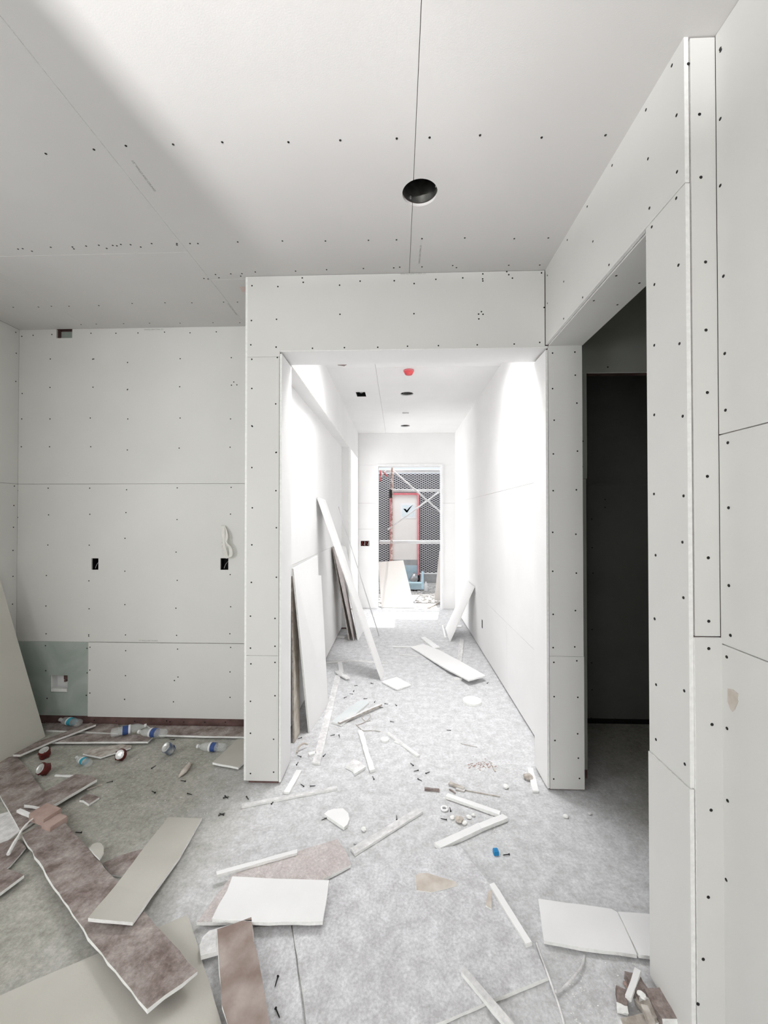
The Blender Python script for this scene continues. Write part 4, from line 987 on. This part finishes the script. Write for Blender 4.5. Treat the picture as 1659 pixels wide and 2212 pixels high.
# bottom right rubble
def chunk(name, x, y, sx, sy, sz, rz, label, m=BROWN, z=0.001, cat='chunk', tilt=0.0, m2=None):
    p = PZ(x, y, z+sz/2); bm = bmesh.new(); addbox(bm, -sx/2, sx/2, -sy/2, sy/2, 0, sz)
    bmesh.ops.subdivide_edges(bm, edges=bm.edges[:], cuts=2, use_grid_fill=True)
    q = random.Random(int(x+y))
    for v in bm.verts: v.co += Vector((q.uniform(-1, 1), q.uniform(-1, 1), q.uniform(-1, 1)))*min(sx, sy, sz)*0.08
    bm.normal_update()
    if m2:
        for f in bm.faces:
            if f.normal.y < -0.5: f.material_index = 1
    bmesh.ops.rotate(bm, matrix=Matrix.Rotation(tilt, 3, 'Y'), verts=bm.verts)
    mz = min(v.co.z for v in bm.verts)
    for v in bm.verts: v.co.z -= mz
    o = link(name, bm, [m, m2 or m]); o.location = (p.x, p.y, z); o.rotation_euler = (0, 0, rz); return tag(o, label, cat)
chunk('broken_block', 1438, 2180, 0.085, 0.085, 0.035, 0.05, 'brown broken block with a white front edge at the foot of the near right jamb', BROWN, m2=CORE, cat='block')
strip('white_shard', (1357, 2153), (1378, 2093), 0.018, 'upright looking white shard in the rubble at the bottom right', 'shard', z=0.03, t=0.012)
chunk('brown_rubble', 1343, 2163, 0.03, 0.055, 0.03, -0.4, 'small brown piece left of the white shard in the bottom right rubble', BROWN, m2=CORE)
chunk('brown_rubble', 1378, 2140, 0.05, 0.075, 0.025, 0.1, 'dark brown piece under the white shard in the bottom right rubble', BROWN, tilt=0.2, m2=CORE)
chunk('brown_rubble', 1402, 2178, 0.05, 0.06, 0.02, 0.5, 'brown grey piece left of the broken block', WOOD, tilt=-0.2)
lump('plaster_chip', 1386, 2152, 0.014, 'white chip in the middle of the bottom right rubble', CORE, 'chip', seed=31, z=0.028)
lump('plaster_chip', 1352, 2128, 0.010, 'pinkish chip above the rubble at the bottom right', PINK, 'chip', seed=32)
strip('wood_sliver', (1345, 2212), (1420, 2196), 0.03, 'pale curved wood sliver at the bottom edge below the broken block', 'sliver', WOOD, CORE, z=0.001)
strip('wood_sliver', (1392, 2170), (1418, 2230), 0.02, 'thin grey wood sliver crossing the bottom right rubble', 'sliver', WOOD, WOOD, z=0.03)

# fine crumbs nobody could count
bm = bmesh.new(); q = random.Random(21)
def crumb(p, r):
    r4 = bmesh.ops.create_icosphere(bm, subdivisions=1, radius=r, matrix=Matrix.Translation(p) @ Matrix.Diagonal((q.uniform(.7, 1.9), q.uniform(.6, 1.1), .5, 1)) )
for _ in range(900):
    x = q.uniform(-0.65, 0.93); y = q.triangular(2.0, 6.9, 2.9)
    if x < 0.3 and q.random() < 0.6: x = q.gauss(0.6, 0.25)
    if -0.60 < x < 0.93 and (y > 2.75 or x < 0.80) and x > -0.55: crumb((x, y, 0.001), q.choice((0.0015, 0.002, 0.003, 0.0045)))
for _ in range(300):
    p = PZ(q.gauss(1100, 60), q.gauss(1655, 30), 0); crumb((p.x, p.y, 0.001), q.uniform(0.001, 0.004))
for _ in range(300):
    p = PZ(q.gauss(1075, 50), q.gauss(1800, 30), 0); crumb((p.x, p.y, 0.001), q.uniform(0.001, 0.003))
for _ in range(140):
    p = PZ(q.uniform(1200, 1400), q.uniform(2070, 2212), 0); crumb((p.x, p.y, 0.001), q.uniform(0.0008, 0.0025))
for _ in range(160):
    p = PZ(q.uniform(130, 500), q.uniform(1610, 1760), 0); crumb((p.x, p.y, 0.001), q.uniform(0.0008, 0.0022))
tag(link('plaster_crumbs', bm, CORE), 'fine white plaster crumbs scattered over the concrete floor', 'crumbs', kind='stuff')
bm = bmesh.new()
for _ in range(60):
    p = PZ(q.gauss(1040, 14), q.gauss(1653, 5), 0); crumb((p.x, p.y, 0.0015), q.uniform(0.002, 0.006))
tag(link('reddish_crumbs', bm, PINK), 'patch of reddish crumbs on the floor inside the opening', 'crumbs', kind='stuff')
# yard rubble
bm = bmesh.new()
for _ in range(700):
    crumb((q.uniform(-0.6, 1.1), q.triangular(7.5, 9.9, 8.6), 0.0), q.uniform(0.008, 0.03))
tag(link('yard_rubble', bm, mat('grey rubble', (0.30, 0.29, 0.28), (0.62, 0.60, 0.58), 8, 0.9)), 'loose rubble covering the ground beyond the doorway', 'rubble', kind='stuff')

# ================================================================== SCREWS ON THE FLOOR
bm = bmesh.new()
lathe(bm, [(0.0003, 0.0), (0.0019, 0.006), (0.0021, 0.024), (0.0022, 0.030), (0.0045, 0.0335), (0.0045, 0.0345), (0.0005, 0.0345)], 8)
bmesh.ops.rotate(bm, matrix=Matrix.Rotation(math.pi/2, 3, 'Y'), verts=bm.verts)
bmesh.ops.translate(bm, vec=(-0.017, 0, 0.0045), verts=bm.verts)
sm = bpy.data.meshes.new('drywall_screw'); bm.to_mesh(sm); bm.free(); sm.materials.append(SCREWM)
marks = {'the green tinted board': (760, 1540), 'the rough white strip': (790, 1620), 'the foot of the long white strip': (670, 1640), 'the far tip of the long white strip': (745, 1470),
         'the white square tile': (857, 1476), 'the round plug and pale stick': (860, 1600), 'the white disc': (1020, 1512), 'the splinter heap': (985, 1698), 'the half disc': (728, 1768),
         'the plaster lumps in the V': (990, 1770), 'the tiny blue block': (1071, 1843), 'the crumpled wrapper': (396, 1664), 'the smooth beige board': (400, 1766), 'the foot of the left pillar': (560, 1700),
         'the scuffed brown board': (545, 2100), 'the long hallway board': (1030, 1466), 'the pink brick': (110, 1765), 'the bare middle of the opening': (900, 1670),
         'the left reveal': (640, 1610), 'the bottom right rubble': (1400, 2150), 'the round wire loop': (790, 1550)}
mk = {k: PZ(*v, 0) for k, v in marks.items()}
scr = pxs(2.765, 600, 1380, [(465,280),(437,330),(405,350),(455,310),(525,358),(580,375),(650,390),(705,395),(685,497),(325,577),(368,583),(130,595),(280,695),(118,745),(145,875),(210,880),(800,750),(825,790),
      (897,800),(850,845),(1255,263),(1020,547),(570,830),(127,702),(565,268),(620,410),(1030,1018)])
scr += pxs(2.9625, 0, 1500, [(985,465),(980,625),(1215,640),(1450,660),(1170,555),(1420,768),(1100,290),(500,885),(700,563)])
scr += [(489,1723),(535,1725),(478,1759),(1093,1847),(857,1766),(958,1770),(1388,2168),(597,2122),(600,2190),(590,1733),(700,1770)]
seen = {}
for i, (x, y) in enumerate(scr):
    onz = 0.0
    if x in (597, 600) and y > 2100: onz = 0.0105
    p = PZ(x, y, onz+0.003)
    k = min(mk, key=lambda n: (mk[n]-p).length)
    o = bpy.data.objects.new('drywall_screw', sm); C.objects.link(o)
    o.location = (p.x, p.y, onz+0.0004); o.rotation_euler = (0, 0, q.uniform(0, 6.28))
    dx, dy = x - marks[k][0], y - marks[k][1]
    side = ('just left of' if dx < 0 else 'just right of') if abs(dx) > abs(dy)*1.3 else ('just behind' if dy < 0 else 'in front of')
    seen.setdefault((k, side), []).append((math.hypot(dx, dy), o))
for (k, side), ls in seen.items():
    ls.sort(key=lambda e: e[0])
    for n, (dd, o) in enumerate(ls):
        if len(ls) == 1: lab = 'dark screw on the floor %s %s' % (side, k)
        elif n == 0: lab = 'nearest dark screw %s %s' % (side, k)
        elif n == 1 and len(ls) > 3: lab = 'second nearest dark screw %s %s' % (side, k)
        elif n == len(ls)-1: lab = 'farthest dark screw %s %s' % (side, k)
        else: lab = 'middle dark screw %s %s' % (side, k)
        tag(o, lab, 'screw', 'loose screws on the floor')

# ================================================================== BOTTLES AND CANS
def bottle(loc, rz, label, lab=LBLUE, s=1.0, elev=0.0, squash=0.85, body=CLEAR):
    t = empty('plastic_bottle', loc, label, 'bottle', rz=rz)
    t.rotation_euler = (0, -elev, rz)
    M = Matrix.Diagonal((1, 1, squash, 1)) @ Matrix.Translation((0, 0, 0.033*s)) @ Matrix.Rotation(math.pi/2, 4, 'Y')
    bm = bmesh.new()
    prof = [(0.002, -0.095), (0.024, -0.098), (0.031, -0.092), (0.033, -0.08), (0.031, -0.07), (0.033, -0.06), (0.031, -0.05), (0.033, -0.035), (0.033, 0.02), (0.031, 0.03), (0.033, 0.04), (0.030, 0.06), (0.020, 0.08), (0.0125, 0.09), (0.0125, 0.098)]
    lathe(bm, [(r*s, z*s) for r, z in prof], 20, 0, M); link('bottle_body', bm, body, t)
    bm = bmesh.new(); lathe(bm, [(0.0338*s, -0.03*s), (0.0338*s, 0.018*s)], 20, 0, M); link('bottle_label', bm, lab, t)
    bm = bmesh.new(); lathe(bm, [(0.0338*s, 0.004*s), (0.0343*s, 0.004*s), (0.0343*s, 0.018*s), (0.0338*s, 0.018*s)], 20, 0, M); link('label_band', bm, LWHITE, t)
    bm = bmesh.new(); lathe(bm, [(0.0145*s, 0.098*s), (0.015*s, 0.112*s), (0.001, 0.112*s)], 14, 0, M); link('cap', bm, LWHITE, t)
    return t
def fl(x, y, z=0.001): return PZ(x, y, z)
bottle(fl(152, 1566, .016), 2.9, 'clear bottle with blue label in the corner by the green board', LTEAL, 0.95)
bottle(fl(276, 1585, .029), 0.55, 'clear bottle with dark blue label, left one on the brown plank', LBLUE, 1.05)
bottle(fl(330, 1591, .029), -0.08 + math.pi, 'clear bottle with dark blue label, right one on the brown plank', LBLUE, 1.0)
bottle(fl(180, 1650, .001), 2.7, 'small clear bottle with teal label lying alone on the concrete', LTEAL, 0.72)
bottle(fl(458, 1622, .001), 3.1, 'clear bottle with dark blue label left of the board at the left pillar', LBLUE, 0.95)
def drinkcan(x, y, rz, tilt, label, m=CANRED, crush=0.5, z=0.001):
    p = PZ(x, y, z); t = empty('drink_can', (p.x, p.y, z), label, 'can', rz=rz)
    M = Matrix.Translation((0, 0, 0.030)) @ Matrix.Rotation(tilt, 4, 'Y') @ Matrix.Diagonal((1, 0.92, crush, 1))
    q = random.Random(int(x))
    def dent(bm, a=0.0035):
        for v in bm.verts: v.co += Vector((q.uniform(-a, a), q.uniform(-a, a), q.uniform(-a, a)))
    bm = bmesh.new(); lathe(bm, [(0.026, -0.055), (0.033, -0.046), (0.034, -0.02), (0.029, 0.0), (0.034, 0.02), (0.033, 0.044), (0.0275, 0.054)], 18, 0, M); dent(bm); link('can_body', bm, m, t, True)
    bm = bmesh.new(); lathe(bm, [(0.0285, 0.052), (0.0285, 0.057), (0.026, 0.056), (0.024, 0.0525), (0.001, 0.0525)], 18, 0, M); link('can_lid', bm, ALU, t)
    bm = bmesh.new(); lathe(bm, [(0.0285, -0.053), (0.024, -0.058), (0.020, -0.052), (0.001, -0.047)], 18, 0, M); link('can_bottom', bm, ALU, t)
    bm = bmesh.new(); addbox(bm, -0.006, 0.006, -0.011, 0.011, 0.056, 0.059); bmesh.ops.transform(bm, matrix=M, verts=bm.verts); link('pull_tab', bm, ALU, t)
    mz = min((t.matrix_basis @ v.co).z for ch in t.children for v in ch.data.vertices) - p.z
    t.location.z = z - min(0, mz - z) if False else z - (mz if mz < 0 else mz*0.999)
    return t
drinkcan(96, 1637, -1.3, 0.30, 'crushed maroon can standing near the leaning sheet at the left', CANRED, 0.45)
drinkcan(94, 1676, -1.9, 0.95, 'crushed maroon and silver can beside the wide brown board', CANRED, 0.45)
drinkcan(261, 1643, -1.4, 0.95, 'flattened maroon can with its silver lid facing the camera', CANRED, 0.35)
drinkcan(364, 1632, -1.9, 0.8, 'crushed silver and blue can in the middle of the bay floor', CANBLUE, 0.6)

# ================================================================== THINGS IN THE YARD
# leaning beige board and right hand board at the doorway
slab('leaning_board', [PZ(824, 1312, .01), PZ(896, 1313, .01), PY(871, 1210, 7.75), PY(817, 1214, 7.75)], 'beige board leaning outside the left half of the yard doorway', face=CREAM)
slab('leaning_board', [PZ(938, 1297, .01), PZ(956, 1298, .01), PY(956, 1190, 7.75), PY(949, 1190, 7.75)], 'narrow beige board leaning outside the right side of the yard doorway', face=CREAM)
def yard(x, y): return PZ(x, y, 0)
t = empty('pale_blue_crate', yard(897, 1277) + Vector((0, 0.1, 0)), 'pale blue plastic crate standing in the yard rubble', 'crate')
boxes('crate_body', [(-0.13, 0.13, -0.08, 0.08, 0.03, 0.15)], PBLUE, t); boxes('crate_rim', [(-0.14, 0.14, -0.09, 0.09, 0.15, 0.17)], mat('lighter blue plastic', (0.5, 0.66, 0.72)), t)
boxes('crate_foot', [(-0.11, -0.02, -0.07, 0.07, 0, 0.03), (0.02, 0.11, -0.07, 0.07, 0, 0.03)], DARKSTEEL, t)
pc = yard(889, 1262)
t = empty('metal_bucket', pc + Vector((0, 0.05, 0.06)), 'tilted grey metal bucket behind the pale blue crate', 'bucket'); t.rotation_euler = (0, math.radians(35), 0)
bm = bmesh.new(); lathe(bm, [(0.001, 0), (0.075, 0), (0.085, 0.2), (0.082, 0.2), (0.073, 0.005)], 24); link('bucket_body', bm, STEEL, t)
bm = bmesh.new(); lathe(bm, [(0.084, 0.195), (0.089, 0.197), (0.089, 0.206), (0.082, 0.206)], 24); link('bucket_rim', bm, STEEL, t)
bm = bmesh.new(); tube(bm, [(0.085*math.cos(a), 0.085*math.sin(a)*0.4-0.08, 0.2) for a in [math.pi*k/10 for k in range(11)]], 0.003); link('bucket_handle', bm, STEEL, t)
pc = yard(920, 1277)
t = empty('white_bottle', pc, 'white plastic bottle standing right of the pale blue crate', 'bottle')
bm = bmesh.new(); lathe(bm, [(0.001, 0), (0.034, 0), (0.036, 0.01), (0.036, 0.14), (0.02, 0.17), (0.015, 0.175)], 20); link('bottle_body', bm, LWHITE, t)
bm = bmesh.new(); lathe(bm, [(0.017, 0.175), (0.017, 0.2), (0.001, 0.2)], 14); link('cap', bm, LWHITE, t)
a = yard(911, 1276)
slab('blue_plank', [a + Vector((-0.02, 0.12, 0)), a + Vector((0.05, 0.12, 0)), a + Vector((0.07, 0.45, 0.36)), a + Vector((0.02, 0.45, 0.34))], 'pale blue plank propped up between crate and white bottle', 'plank', face=PBLUE, side=PBLUE)
strip('floor_batten', (925, 1313), (947, 1301), 0.03, 'pale batten lying on the threshold of the yard doorway', 'batten', TAN, TAN)
bm = bmesh.new(); tube(bm, smoothpath([PY(904, 1243, 9.6), PY(905, 1252, 9.55), PY(902, 1260, 9.5), PZ(906, 1266, 0.02)]), 0.02, 7)
tag(link('black_hose', bm, BLACK, recenter=True), 'short black hose end at the foot of the pink red door frame', 'hose')
strip('white_sheet', (880, 1305), (897, 1285), 0.16, 'pale blue white strip lying outside beside the beige leaning board', 'strip', PBLUE, CORE)
print('DONE', len(bpy.data.objects))
